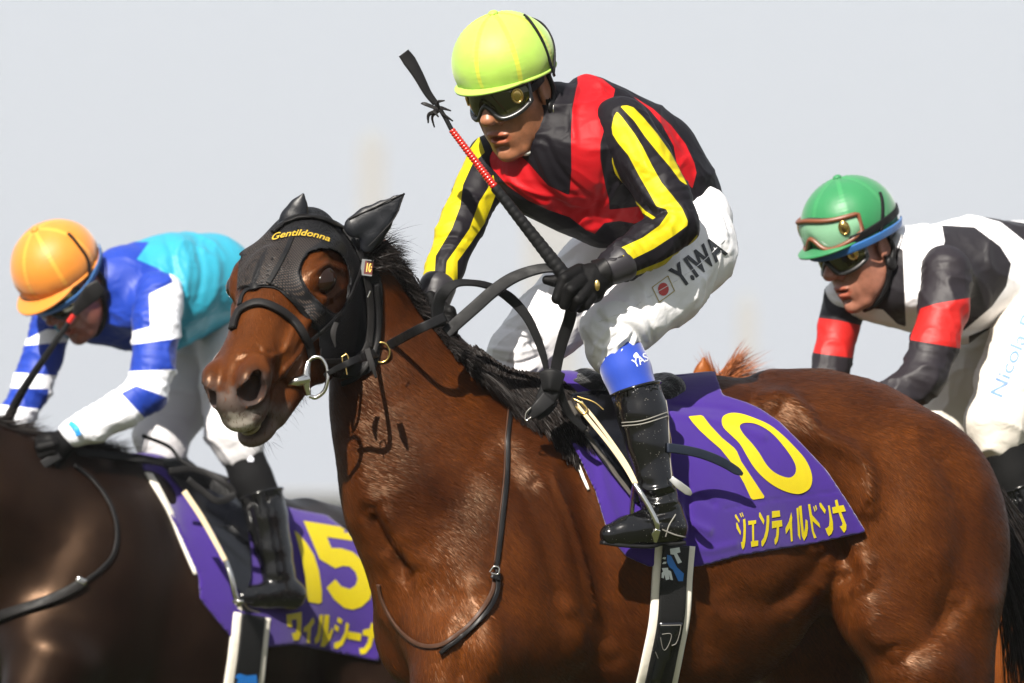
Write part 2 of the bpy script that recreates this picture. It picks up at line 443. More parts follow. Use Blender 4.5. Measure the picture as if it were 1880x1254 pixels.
# ------------------------------------------------ horses
_ms = mesh_shape
def mesh_shape(sh, step=4, grids=None, smooth=2, pad=0.02):
    V, F = _ms(sh, step, grids, smooth, pad)
    c = V[F].mean(1)
    vol = (np.cross(V[F[:, 1]]-V[F[:, 0]], V[F[:, 2]]-V[F[:, 0]])*(V[F[:, 0]])).sum()
    if vol < 0: F = F[:, ::-1].copy()
    return V, F
AX = nrm((0.91, 0.41, 0)); LT = nrm((0.41, -0.91, 0)); ZZ = np.array([0, 0, 1.0]); BODY = np.array([AX, LT, ZZ])
def bd(px, py, d, lat=0):
    """body point: authoring position plus a sideways shift (towards the near side)"""
    return W(px, py, d)+LT*lat/PPM
def horse_body(s):
    E = lambda c, r, k=40, ax=BODY: s.ell(c, r, ax, k)
    E(W(1200, 1015, -20), (340, 212, 296), 60)
    E(W(930, 1010, -150), (215, 178, 292), 70)
    E(W(1370, 860, 50), (220, 165, 158), 80)
    E(W(1525, 903, 120), (262, 188, 216), 80)
    E(W(1640, 1000, 165)+LT*.125, (182, 116, 238), 70)
    E(W(1640, 1000, 165)-LT*.125, (182, 116, 238), 70)
    s.cone(W(1420, 715, 80), W(1500, 722, 115), 26, 26, 90)
    # withers, back
    s.chain([(W(955, 745, -130), 40), (W(1040, 742, -95), 40), (W(1130, 775, -50), 60), (W(1300, 770, 20), 70)], 80)
    # shoulders
    for sg in (1, -1):
        E(W(905, 1030, -160)+LT*sg*.115, (150, 95, 235), 60, BODY)
        s.cone(W(990, 800, -115)+LT*sg*.07, W(845, 1180, -190)+LT*sg*.13, 62, 80, 60)
        E(W(812, 1150, -205)+LT*sg*.085, (100, 84, 120), 60)
    # near fore, far fore
    s.chain([(W(850, 1200, -300), 92), (W(800, 1370, -330), 56), (W(745, 1540, -350), 34), (W(735, 1590, -352), 31), (W(705, 1740, -365), 20), (W(700, 1775, -368), 26), (W(682, 1850, -372), 22)], 40)
    s.cone(W(682, 1850, -372), W(668, 1895, -378), 27, 40, 8)
    s.chain([(W(900, 1210, -110), 88), (W(850, 1360, -130), 56), (W(790, 1440, -160), 34), (W(800, 1560, -120), 22), (W(850, 1625, -100), 25), (W(880, 1650, -90), 24)], 40)
    s.cone(W(880, 1650, -90), W(915, 1680, -80), 27, 38, 8)
    # near hind: thigh, stifle, gaskin, hock, cannon
    E(W(1685, 1010, 70), (150, 85, 225), 60)
    s.cone(W(1670, 1060, 60), W(1618, 1130, 12), 108, 66, 55)
    s.chain([(W(1618, 1130, 12), 66), (W(1690, 1230, 30), 84), (W(1745, 1330, 60), 66), (W(1820, 1500, 95), 40), (W(1822, 1540, 95), 34), (W(1800, 1700, 85), 22), (W(1796, 1745, 82), 27), (W(1775, 1830, 78), 23)], 45)
    s.cone(W(1775, 1830, 78), W(1760, 1893, 72), 28, 42, 8)
    s.cone(W(1740, 1120, 75), W(1775, 1290, 75), 92, 50, 60)
    # far hind
    s.chain([(W(1560, 1060, 300), 120), (W(1478, 1180, 270), 108), (W(1540, 1340, 280), 68), (W(1680, 1500, 320), 39), (W(1610, 1700, 300), 22), (W(1590, 1740, 300), 26), (W(1560, 1830, 290), 22)], 45)
    s.cone(W(1560, 1830, 290), W(1545, 1893, 285), 27, 40, 8)
    # flank fold between belly and stifle
    s.cone(W(1500, 985, 0), W(1590, 1075, 5), 34, 40, 60)
    # tail root
    s.cone(W(1760, 850, 225), W(1822, 930, 262), 34, 24, 40)
def horse_neck(s, P):
    NX = BODY
    q = [(W(*p[0]), p[1]) for p in P]
    for i in range(len(q)-1):
        s.cone(q[i][0], q[i+1][0], q[i][1], q[i+1][1], 45, '+', NX, (1, .60, 1))
NECK_A = [((660, 500, -275), 76), ((694, 610, -240), 90), ((752, 745, -222), 144), ((812, 885, -215), 186), ((880, 1010, -175), 225)]
CREST_A = [((672, 462, -300), 20), ((722, 530, -270), 22), ((788, 622, -235), 22), ((862, 690, -220), 26), ((955, 735, -140), 34)]
NECK_B = [((560, 560, -320), 78), ((640, 650, -290), 96), ((740, 770, -250), 140), ((812, 895, -215), 180), ((880, 1010, -175), 225)]
CREST_B = [((580, 500, -320), 22), ((690, 560, -300), 22), ((790, 640, -262), 22), ((870, 695, -220), 26), ((955, 735, -140), 34)]
class Head:
    def __init__(s, O, f, side):
        s.O = np.asarray(O); s.f = nrm(f); s.s = nrm(side); s.s = nrm(s.s-s.f*(s.s@s.f)); s.u = np.cross(s.s, s.f)
        if s.u[2] < 0: s.u = -s.u
        s.A = np.array([s.f, s.s, s.u])
    def p(s, f, sd, u): return s.O+(s.f*f+s.s*sd+s.u*u)/PPM
    def loc(s, P): return ((P-s.O)@s.A.T)*PPM
HA = Head(W(516, 515, -400), (-.28, -.615, -.737), (.865, -.49, 0))
HB = Head(W(440, 610, -420), (-.60, -.45, -.66), (.60, -.80, 0))
def horse_head(s, H, ears=False):
    A = H.A; e = lambda c, r, k=22, op='+': s.ell(H.p(*c), r, A, k, op)
    c = lambda a, b, ra, rb, k=20, op='+', sc=None: s.cone(H.p(*a), H.p(*b), ra, rb, k, op, A if sc else None, sc)
    e((-72, 0, -14), (105, 66, 52), 30)                     # poll / cranium
    e((-5, 0, 0), (105, 82, 50), 25)                       # forehead
    for g in (1, -1):
        e((0, g*72, 14), (46, 20, 22), 34)                 # brow above the eye
        e((-30, g*62, -60), (90, 30, 80), 30)              # temple
        e((28, g*52, -92), (112, 34, 92), 34)              # jowl
        c((40, g*84, -22), (150, g*56, -20), 12, 7, 22)    # facial crest
        c((110, g*36, -104), (235, g*24, -98), 36, 26, 30)  # jaw bar
        c((190, g*30, 2), (262, g*32, 2), 22, 24, 26)      # nasal side
        e((120, g*50, -50), (75, 20, 46), 26)              # cheek muscle
    c((30, 0, 8), (215, 0, 0), 58, 44, 30, sc=None)
    c((30, 0, -40), (215, 0, -38), 68, 46, 30, '+', (1, .82, 1))
    c((0, 0, 34), (240, 0, 20), 30, 20, 20)                # bridge
    e((252, 0, -8), (62, 40, 44), 26)                     # muzzle
    e((274, 0, -46), (46, 44, 33), 22); e((300, 0, -20), (16, 30, 34), 18)                     # upper lip
    e((266, 0, -102), (44, 38, 18), 10)                    # lower lip
    e((232, 0, -106), (46, 35, 26), 18)                    # chin
    # mouth slit
    for g in (1, -1):
        s.cone(H.p(160, g*75, -50), H.p(240, g*60, -68), 3, 5, 5, '-'); s.cone(H.p(240, g*60, -68), H.p(316, g*22, -84), 5, 7, 5, '-')
    e((290, 0, -84), (48, 38, 8), 4, '-')
    for g in (1, -1):
        e((260, g*37, 8), (47, 27, 38), 16)                # nostril wing
        e((289, g*47, 10), (29, 27, 24), 6, '-'); e((270, g*50, 22), (20, 12, 14), 7, '-')            # nostril opening
        e((270, g*38, 8), (24, 14, 18), 8, '-')
        e((222, g*44, 20), (28, 8, 8), 12, '+')
        e((4, g*99, -3), (31, 14, 19), 8, '-')            # eye socket
    if ears:
        for g in (1, -1):
            s.cone(H.p(-105, g*46, 55), H.p(-128, g*62, 120), 26, 22, 12, '+'); s.cone(H.p(-128, g*62, 120), H.p(-140, g*60, 178), 22, 4, 8)
HB_ = (HB,)
def coat_mat(name, dark, mid, light, rough=0.34, fur=1.0):
    t = NT(name)
    a = t.attr('Col', True)
    n1 = t.noise(5, 4); n2 = t.noise(430, 3, stretch=(0.35, 1, 0.12), rot=(0, 0.5, 0.4)); n3 = t.noise(22, 5, stretch=(.6, 1, .4))
    base = t.mix(t.ramp(n1, [(0.35, 0.0), (0.65, 1.0)]), dark, mid)
    base = t.mix(t.ramp(n3, [(0.45, 0.0), (0.8, 0.32)]), base, light)
    base = t.mix(t.ramp(n2, [(0.4, 0.0), (0.72, 0.22*fur)]), base, light)
    base = t.mix(t.ramp(n2, [(0.25, 0.35), (0.45, 0.0)]), base, tuple(x*.5 for x in dark[:3])+(1,))
    cc = t.n('ShaderNodeAttribute'); cc.attribute_name = 'Col'
    f = t.attr('zone')
    base = t.mix(f, base, a)
    base = t.mix(t.attr('sooty_shade'), base, t.mix(1.0, base, (0.42, 0.34, 0.34, 1), 'MULTIPLY'))  # darkens sooty areas and the painted neck and shoulder shade
    t.col(base); t.set(rough=t.ramp(n3, [(0.3, rough*0.85), (0.7, rough*1.3)]), spec=0.2, sheen=0.0, aniso=0.3); t.b.inputs['Specular Tint'].default_value = (1.0, 0.62, 0.40, 1)
    b = t.bump(n2, 0.35*fur, 0.0012); t.bump(n3, 0.18, 0.004, b)
    return t.m
def sooty_shade(P):  # sooty topline and mottling, with neck and shoulder shade painted into the coat
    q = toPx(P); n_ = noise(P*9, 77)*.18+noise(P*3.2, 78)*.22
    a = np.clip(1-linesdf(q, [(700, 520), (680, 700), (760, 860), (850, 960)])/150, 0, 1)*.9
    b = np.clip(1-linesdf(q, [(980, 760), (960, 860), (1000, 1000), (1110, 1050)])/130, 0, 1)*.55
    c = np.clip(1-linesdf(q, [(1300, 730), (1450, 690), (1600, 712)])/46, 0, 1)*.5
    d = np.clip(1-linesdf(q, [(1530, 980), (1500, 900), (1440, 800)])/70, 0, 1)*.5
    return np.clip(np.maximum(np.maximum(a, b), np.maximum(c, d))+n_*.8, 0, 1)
def paint(V, H, base_zone=True):
    """coat markings as (colour, weight): muzzle skin, white snip, nostril lining, socket"""
    L = H.loc(V); n = len(V)
    col = np.zeros((n, 3)); wt = np.zeros(n)
    nz = noise(V*60, 3)*6+noise(V*160, 4)*3
    def zone(m, c):
        nonlocal col, wt
        m = np.clip(m, 0, 1); tot = np.maximum(wt, m); col[:] = col*(1-m[:, None])+np.array(c)*m[:, None]; wt[:] = tot
    f, sd, u = L[:, 0], L[:, 1], L[:, 2]; inh = (f > 150) & (f < 370) & (np.abs(sd) < 120) & (u > -170)
    zone(inh*np.clip((f-0.55*u-256+nz*2.4)/34, 0, 1), (0.070, 0.052, 0.045))            # grey muzzle
    r = np.sqrt(((f-284)/44)**2+((np.abs(sd)-48)/36)**2+((u-6)/42)**2)
    zone(inh*np.clip((1.2-r+nz*.02)*2.2, 0, 1)*.9, (0.035, 0.026, 0.024))                   # dark nostril rim
    r = np.sqrt(((f-282)/30)**2+((np.abs(sd)-44)/27)**2+((u-10)/25)**2)
    zone(inh*np.clip((1.0-r)*3, 0, 1), (0.012, 0.008, 0.008))
    r = np.sqrt(((f-302)/38)**2+((sd-6)/32)**2+((u+40)/34)**2)
    zone(inh*np.clip((1.1-r+nz*.04)*2.0, 0, 1), (0.42, 0.37, 0.33))                       # white snip
    r = np.sqrt(((f-308)/34)**2+((sd-6)/44)**2+((u+66)/18)**2)
    zone(inh*np.clip((1.1-r+nz*.04)*1.5, 0, 1), (0.24, 0.22, 0.16))
    zone(inh*(f > 200)*np.clip((-u-82+nz)/14, 0, 1)*np.clip((f-200)/40,0,1), (0.085, 0.062, 0.05))          # chin
    r = np.sqrt(((f-4)/31)**2+((np.abs(sd)-98)/26)**2+((u+2)/21)**2)
    zone(np.clip((1.12-r)*4, 0, 1), (0.02, 0.012, 0.010))                               # eye rim
    return col, wt
def sculpt(V, N, strokes):
    """push the skin along lines given in authoring coordinates (near side only): (points, width, height in units)"""
    Q = toPx(V); out = np.zeros(len(V)); near = np.clip((-N[:, 1]-0.05)*3, 0, 1)
    for pts, wd, hgt in strokes:
        p = np.asarray(pts, float); lo = p.min(0)-wd*3; hi = p.max(0)+wd*3
        m = np.nonzero(((Q > lo) & (Q < hi)).all(1) & (near > 0))[0]
        if len(m) == 0: continue
        if len(p) > 2: p = spline(p, 6)
        d = linesdf(Q[m], p); s0 = linesdf(Q[m], [p[0], p[0]+1e-3]); s1 = linesdf(Q[m], [p[-1], p[-1]+1e-3])
        fade = np.clip(np.minimum(s0, s1)/(wd*1.6)+0.35, 0, 1)
        out[m] += hgt*np.exp(-(d/wd)**2)*fade*near[m]
    return V+N*(out/PPM)[:, None]
def strand_mesh(roots, dirs, lens, wd, droop, curl=0.15, nseg=5, side=None, clump=0.5, seed=1):
    """hair as thin tapering ribbons; one mesh"""
    r = np.random.default_rng(seed); n = len(roots); V = []; F = []
    roots = np.asarray(roots); dirs = np.asarray(dirs)
    Vs = np.zeros((n, (nseg+1)*2, 3)); sd = r.normal(size=(n, 3)); sd /= np.linalg.norm(sd, axis=1)[:, None]
    P = roots.copy(); D = dirs.copy()
    for k in range(nseg+1):
        t = k/nseg; b = np.cross(D, sd); b /= np.linalg.norm(b, axis=1)[:, None]+1e-9
        ww = (wd*(1-t**2*.92))[:, None] if np.ndim(wd) else wd*(1-t**2*.92)
        Vs[:, 2*k] = P+b*ww/2; Vs[:, 2*k+1] = P-b*ww/2
        P = P+D*(lens/nseg)[:, None]
        D = D+np.array([0, 0, -1])*droop/nseg+sd*curl/nseg; D /= np.linalg.norm(D, axis=1)[:, None]
    base = (np.arange(n)*(nseg+1)*2)[:, None, None]
    q = np.array([[2*k, 2*k+1, 2*k+3, 2*k+2] for k in range(nseg)])[None]
    return Vs.reshape(-1, 3), (base+q).reshape(-1, 4)
# ------------------------------------------------ main horse
def px_range(a, b, st): return (a, b, st/PPM)
M_coat = coat_mat('bay coat', (0.029, 0.0070, 0.0015, 1), (0.055, 0.0142, 0.0026, 1), (0.12, 0.038, 0.008, 1))
M_black_hair = mat_hair('black hair', (0.006, 0.005, 0.005, 1), (0.022, 0.017, 0.015, 1))
def build_horse_mesh(neck, crest, H, fine=True, ears=False):
    s = Shape(); horse_body(s)
    horse_neck(s, neck)
    s.chain([(W(*a), r) for a, r in crest], 50)
    horse_head(s, H, ears)
    # windpipe / throat
    lo, hi = s.bounds(0.03)
    if fine:
        hx = (W(365, 0, -300)[0], W(715, 0, -300)[0]); hy = (lo[1], H.O[1]+0.20); hz = (W(0, 840, -300)[2], W(0, 400, -300)[2])
        g = [axis_grid([(min(lo[0], hx[0]-.03), hx[0], .02), (hx[0], hx[1], 3/PPM), (hx[1], hi[0], 8.5/PPM)]),
             axis_grid([(hy[0], hy[1], 3.6/PPM), (hy[1], hi[1], 8.5/PPM)]),
             axis_grid([(lo[2], 0.85, 16/PPM), (0.85, hz[0], 8.5/PPM), (hz[0], hz[1], 3/PPM), (hz[1], hi[2]+.03, 8/PPM)])]
    else:
        g = [axis_grid([(lo[i], hi[i], 11/PPM)]) for i in range(3)]
    return mesh_shape(s, grids=g, smooth=3), s
(HV, HF), HS = build_horse_mesh(NECK_A, CREST_A, HA)
print('horse verts', len(HV), time.time()-T0)
HN = vnormals(HV, HF)
strokes = [
    ([(679, 940), (700, 985), (745, 1055)], 14, -15), ([(700, 925), (735, 990), (775, 1050)], 22, 7),
    ([(640, 800), (665, 900), (700, 1010)], 26, 6), ([(770, 1000), (850, 1060), (870, 1180)], 40, 6),
    ([(905, 830), (965, 900), (1010, 1000), (1040, 1120)], 30, -9), ([(1040, 830), (1075, 930), (1110, 1060), (1120, 1200)], 24, -9),
    ([(980, 880), (1020, 960), (1050, 1080), (1060, 1200)], 18, 7), ([(1010, 870), (1055, 980), (1090, 1120)], 8, 5),
    ([(880, 1090), (900, 1160), (900, 1254)], 26, 8), ([(850, 1150), (845, 1254)], 16, -7),
    ([(1405, 735), (1440, 735), (1475, 765), (1500, 800), (1560, 830), (1590, 870), (1592, 930)], 16, 11),
    ([(1380, 760), (1430, 800), (1500, 860), (1555, 950), (1560, 1000)], 28, -15),
    ([(1575, 1010), (1590, 1060), (1560, 1090)], 14, 7), ([(1530, 985), (1548, 1050)], 22, -16),
    ([(1490, 1000), (1530, 1010), (1500, 1080), (1440, 1130)], 14, 7),
    ([(1720, 820), (1760, 900), (1770, 1000), (1750, 1100)], 26, -6), ([(1660, 800), (1690, 900), (1690, 1000)], 40, 5),
    ([(1590, 1120), (1605, 1160), (1640, 1190)], 20, 8), ([(1640, 1205), (1700, 1180), (1760, 1100)], 22, -8),
    ([(1330, 1090), (1420, 1110), (1490, 1070)], 30, -6), ([(1280, 1120), (1300, 1200)], 14, -4), ([(1320, 1150), (1345, 1220)], 14, -3),
    # face: veins, crest, wrinkles over the nostril and round the bit
    ([(548, 660), (530, 690), (500, 720)], 5, -4), ([(562, 610), (548, 650), (520, 680), (505, 700)], 4, 3.4), ([(540, 600), (525, 640), (500, 655)], 5, 2.6),
    ([(470, 640), (500, 650), (508, 680)], 6, -4), ([(440, 650), (478, 655), (495, 690)], 7, 4), ([(560, 700), (530, 698), (505, 706)], 3, -2.5), ([(556, 708), (528, 706)], 3, 2),
    ([(572, 540), (600, 548), (628, 530)], 4, 3.2), ([(566, 552), (600, 562), (625, 548)], 4, -2.6), ([(575, 500), (598, 486), (628, 497)], 5, 4.5), ([(580, 482), (604, 470), (632, 480)], 5, -2.5),
    ([(608, 548), (618, 565)], 3, 2.4), ([(592, 560), (598, 574)], 3, 2),
]
HV = sculpt(HV, HN, [(a, b, c*(1.45 if b > 7 else 1.2)) for a, b, c in strokes])
HN = vnormals(HV, HF)
HV = HV+HN*((noise(HV*7, 11)*0.0035+ridge(HV*np.array([9, 9, 4]), 13)*0.0018)*np.clip((HV[:, 0]-W(700, 0, 0)[0])*6, 0, 1))[:, None]
HV = lap(HV, HF, 1)
bvH = bvh_of(HV, HF)
print('bvh', time.time()-T0)
hc, hw = paint(HV, HA)
Lh = HA.loc(HV)
lowleg = np.clip((0.78-HV[:, 2])/0.1, 0, 1); hc[lowleg > 0] = (0.012, 0.009, 0.008); hw = np.maximum(hw, lowleg)
dark = np.clip(1-linesdf(toPx(HV), [(1290, 735), (1340, 705), (1400, 690)])/26, 0, 1)*.0
horse = thing('racehorse', 'glossy bay racehorse in a black hood, nearest horse, wearing the number 10 cloth', 'horse', (float(W(1250, 0, 0)[0]), 0.0, 0.0))
hb = mk_mesh('body', HV, HF, M_coat, horse, attrs={'zone': hw, 'sooty_shade': sooty_shade(HV)}, col=hc)
# eyes
M_eye = mat_plain('horse eye', (0.010, 0.004, 0.002, 1), 0.03, 0, 0.28, 0.0, 0)
def uvsphere(c, r, A=None, nu=24, nv=14, sc=(1, 1, 1)):
    A = np.eye(3) if A is None else A; V = []
    for i in range(nv+1):
        for j in range(nu):
            th = math.pi*i/nv; ph = 2*math.pi*j/nu
            q = np.array([math.sin(th)*math.cos(ph)*sc[0], math.sin(th)*math.sin(ph)*sc[1], math.cos(th)*sc[2]])*r/PPM
            V.append(np.asarray(c)+q@A)
    F = [[i*nu+j, i*nu+(j+1) % nu, (i+1)*nu+(j+1) % nu, (i+1)*nu+j] for i in range(nv) for j in range(nu)]
    return np.array(V), np.array(F)[:, ::-1]
for g in (1, -1):
    mk_mesh('eye', *uvsphere(HA.p(4, g*83, -3), 27, HA.A, 24, 14, (1.05, 1, .85)), M_eye, horse)

mk_mesh('teeth', *uvsphere(HA.p(282, 0, -82), 13, HA.A, 16, 10, (1.6, 1.5, .45)), mat_plain('horse teeth', (0.20, 0.155, 0.055, 1), .35), horse)
# ------------------------------------------------ ground and far background
def plane_mesh(x0, x1, y0, y1, z, nx=1, ny=1):
    xs = np.linspace(x0, x1, nx+1); ys = np.linspace(y0, y1, ny+1)
    V = np.array([[x, y, z] for y in ys for x in xs]); F = np.array([[j*(nx+1)+i, j*(nx+1)+i+1, (j+1)*(nx+1)+i+1, (j+1)*(nx+1)+i] for j in range(ny) for i in range(nx)])
    return V, F
t = NT('turf'); n = t.noise(3.0, 6); n2 = t.noise(90, 3)
t.col(t.mix(t.ramp(n2, [(0.3, 0.0), (0.7, 1.0)]), t.ramp(n, [(0.3, (0.030, 0.048, 0.014, 1)), (0.7, (0.065, 0.088, 0.028, 1))]), (0.07, 0.065, 0.03, 1))); t.set(rough=0.9, spec=0.1); t.bump(n2, 0.7, 0.02)
gr = mk_mesh('ground', *plane_mesh(-900, 900, -60, 1500, 0.0), t.m); gr['kind'] = 'structure'
def bx(c, s):
    c = np.array(c, float); s = np.array(s, float)/2
    V = np.array([c+s*np.array(q) for q in [(-1, -1, -1), (1, -1, -1), (1, 1, -1), (-1, 1, -1), (-1, -1, 1), (1, -1, 1), (1, 1, 1), (-1, 1, 1)]])
    return V, np.array([[0, 3, 2, 1], [4, 5, 6, 7], [0, 1, 5, 4], [1, 2, 6, 5], [2, 3, 7, 6], [3, 0, 4, 7]])
def far(px, py, y): return W(px, py, y*PPM)
M_conc = mat_plain('pale concrete', (0.25, 0.24, 0.225, 1), .8); M_glass = mat_plain('stand glazing', (0.20, 0.21, 0.22, 1), .5); M_foliage = mat_plain('distant foliage', (0.045, 0.060, 0.022, 1), .9, 0, .1, 0, .4); M_pole = mat_plain('galvanised', (0.22, 0.23, 0.23, 1), .6)
def tower(px, wpx, top, y, label):
    b = far(px, 1054, y); h = far(px, top, y)[2]; wd = wpx*(y+18)/18/PPM; th = thing('tower_block', label, 'building', (float(b[0]), y, 0.0), None)
    mk_mesh('wall', *bx((b[0], y+wd*.4, h/2), (wd, wd*.8, h)), M_conc, th, smooth=False); mk_mesh('roof', *bx((b[0], y+wd*.4, h+1), (wd*.6, wd*.4, 2)), M_pole, th, smooth=False)
    n = max(4, int(h/3.4))
    for k in range(n): mk_mesh('window_band', *bx((b[0], y-.05, (k+.55)*h/n), (wd*.86, .2, h/n*.38)), M_glass, th, smooth=False)
def stand(px0, px1, top, y, label):
    a = far(px0, top, y); b = far(px1, top, y); cx = (a[0]+b[0])/2; wd = b[0]-a[0]; h = a[2]; th = thing('grandstand', label, 'grandstand', (float(cx), y, 0.0))
    mk_mesh('wall', *bx((cx, y+6, h/2-.3), (wd, 12, h-.6)), M_conc, th, smooth=False); mk_mesh('roof', *bx((cx, y+4, h-.15), (wd+2, 18, .5)), M_conc, th, smooth=False)
    for k in range(3): mk_mesh('window_band', *bx((cx, y-.1, h*(.3+.22*k)), (wd*.94, .25, h*.09)), M_glass, th, smooth=False)
def far_tree(px, top, y, k, seed, label):
    r = np.random.default_rng(seed); b = far(px, 1054, y); h = far(px, top, y)[2]; th = thing('tree', label, 'tree', (float(b[0]), y, 0.0), 'trees far behind the horses')
    mk_mesh('trunk', *tube(np.array([[b[0], y, 0], [b[0]+.1, y, h*.3], [b[0], y, h*.7]]), [.35, .28, .1], 8), M_pole, th)
    n = 2600; q = r.normal(size=(n, 3)); q /= np.linalg.norm(q, axis=1)[:, None]; lobes = r.normal(size=(9, 3))*np.array([.33, .33, .26]); c = lobes[r.integers(0, 9, n)]
    P = np.array([b[0], y, h*.62])+(c+q*.42*(r.random((n, 1))**.4))*np.array([k, k, h*.42]); D = r.normal(size=(n, 3)); D /= np.linalg.norm(D, axis=1)[:, None]; E_ = np.cross(D, q); E_ /= np.linalg.norm(E_, axis=1)[:, None]+1e-9
    V = np.stack([P-D*.6, P+E_*.4, P+D*.6, P-E_*.4], 1).reshape(-1, 3); mk_mesh('crown', V, np.arange(n*4).reshape(-1, 4), M_foliage, th)
tower(682, 50, 262, 1250, 'tall narrow tower block fading into haze above the head of the bay horse'); tower(1010, 96, 392, 1150, 'broad pale tower block fading into haze beyond the whip of the front jockey'); tower(1372, 34, 560, 1300, 'thin faint tower block in haze left of the jockey in the green helmet')
stand(1480, 2300, 735, 900, 'long pale grandstand far beyond the horses on the right'); stand(-900, 640, 905, 900, 'low pale grandstand far beyond the horses on the left')
for i, (px, top, k) in enumerate([(-60, 925, 9), (60, 950, 8), (330, 930, 9), (430, 915, 10), (520, 935, 9), (600, 925, 10)]): far_tree(px, top, 520+18*i, k, 40+i, 'leafy green tree in the hazy row far behind the horses')
# hazy spring air
hz = mk_mesh('haze', *bx((0, 640, 64.5), (1500, 1360, 131)), None, None, smooth=False); hz['kind'] = 'stuff'; hm_ = bpy.data.materials.new('haze'); hm_.use_nodes = True; hn = hm_.node_tree; hn.nodes.clear()
pv = hn.nodes.new('ShaderNodeVolumePrincipled'); pv.inputs['Color'].default_value = (0.93, 0.95, 1.0, 1); pv.inputs['Density'].default_value = 0.00022; pv.inputs['Anisotropy'].default_value = 0.0; ho = hn.nodes.new('ShaderNodeOutputMaterial'); hn.links.new(pv.outputs[0], ho.inputs['Volume']); hz.data.materials.append(hm_)
# ------------------------------------------------ helpers for things lying on a surface
def hit(px, py, bvh):
    p = W(px, py, 0); d = Vector(nrm(p-CAM)); h = bvh.ray_cast(Vector(CAM), d)
    return (None, None) if h[0] is None else (np.array(h[0]), np.array(h[1]))
def strap_on(pts, wd, bvh, th=3.0, off=1.5, n=10, sm=3, w1=None, closed=False):
    """strap following the surface under authoring points"""
    P2 = spline(pts, n); P = []; N = []; ok = []
    for q in P2:
        h, m = hit(q[0], q[1], bvh)
        if h is None: continue
        P.append(h); N.append(m if m[1] < 0.2 else -m)
    if len(P) < 3: return np.zeros((0, 3)), np.zeros((0, 4), int)
    P = np.array(P); N = np.array(N)
    for _ in range(sm):
        P[1:-1] = (P[:-2]+2*P[1:-1]+P[2:])/4; N[1:-1] = (N[:-2]+2*N[1:-1]+N[2:])/4
    N /= np.linalg.norm(N, axis=1)[:, None]
    P = P+N*(off+th/2)/PPM
    ww = np.linspace(wd, wd if w1 is None else w1, len(P))/PPM
    return strap(P, ww, th/PPM, N)
def tube_on(pts, r, bvh, off=0, n=10, seg=8, sm=2):
    P2 = spline(pts, n); P = []
    for q in P2:
        h, m = hit(q[0], q[1], bvh)
        if h is not None: P.append(h+m*(off+r*.4)/PPM)
    if len(P) < 3: return np.zeros((0, 3)), np.zeros((0, 4), int)
    P = np.array(P)
    for _ in range(sm): P[1:-1] = (P[:-2]+2*P[1:-1]+P[2:])/4
    return tube(P, r/PPM, seg)
def wpts(pts): return spline(np.array([W(*p) for p in pts]), 10)
def px_tube(pts, r, seg=10): 
    P = wpts(pts); rr = np.interp(np.linspace(0, 1, len(P)), np.linspace(0, 1, len(np.atleast_1d(r))), np.atleast_1d(r)) if np.ndim(r) else r
    return tube(P, np.asarray(rr)/PPM, seg)
def px_strap(pts, wd, th=3, face=(0, -1, 0), n=10):
    P = wpts(pts); fc = face
    if np.ndim(face) == 2: fc = spline(face, n) if len(face) == len(pts) else face
    ww = np.interp(np.linspace(0, 1, len(P)), np.linspace(0, 1, len(np.atleast_1d(wd))), np.atleast_1d(wd))
    return strap(P, ww/PPM, th/PPM, fc)
def ring(c, ux, uy, rx, ry, r, a0=0, a1=2*math.pi, n=32):
    A = np.linspace(a0, a1, n); P = np.array([np.asarray(c)+(np.asarray(ux)*math.cos(a)*rx+np.asarray(uy)*math.sin(a)*ry)/PPM for a in A])
    return tube(P, r/PPM, 8, True)
M_leather = mat_leather('black leather', (0.0045, 0.0042, 0.0045, 1), 0.42)
M_leather2 = mat_leather('worn grey black leather', (0.0062, 0.0055, 0.0055, 1), 0.55)
M_rubber = mat_leather('black rubber', (0.0052, 0.0052, 0.0058, 1), 0.55, 420)
M_brown = mat_leather('brown leather edge', (0.045, 0.020, 0.011, 1), 0.5)
M_steel = mat_plain('steel', (0.62, 0.60, 0.56, 1), 0.16, 1.0, 0.5)
M_brass = mat_plain('brass', (0.66, 0.46, 0.16, 1), 0.25, 1.0, 0.5)
# ------------------------------------------------ hood of the main horse
HOOD = [(420, 350), (640, 350), (668, 440), (690, 482), (703, 530), (701, 610), (690, 676), (640, 694), (604, 688), (588, 652), (582, 604), (546, 558), (514, 530), (488, 523), (454, 532), (420, 545)]
EYEH = [(555, 481), (568, 463), (588, 457), (605, 457), (628, 470), (641, 501), (641, 531), (633, 563), (620, 577), (605, 573), (582, 554), (559, 524), (551, 501)]
def mirpx(P, H, near=True):
    """project points after folding the far side of the head onto the near side"""
    L = H.loc(P); L[:, 1] = np.abs(L[:, 1]); Q = H.O+(L/PPM)@H.A; return toPx(Q)
def shell(S, lo, hi, step, region, off, th, zclamp=None, smooth=2):
    g = [axis_grid([(lo[i], hi[i], step/PPM)]) for i in range(3)]
    g2 = list(g)
    if zclamp is not None: g2[2] = np.maximum(g[2], zclamp)
    Dm = S.field(*g2)-off/PPM
    Ds = np.abs(Dm)-th/2/PPM
    m = np.nonzero(np.abs(Dm) < 0.03)
    P = np.stack([g[0][m[0]], g[1][m[1]], g[2][m[2]]], 1)
    r = region(P)/PPM
    Ds[m] = np.maximum(Ds[m], r.astype(np.float32))
    Ds[Ds > 0.03] = 0.03
    V, F = surfnet(Ds, *g)
    V = lap(V, F, smooth)
    if (np.cross(V[F[:, 1]]-V[F[:, 0]], V[F[:, 2]]-V[F[:, 0]])*V[F[:, 0]]).sum() < 0: F = F[:, ::-1].copy()
    return V, F
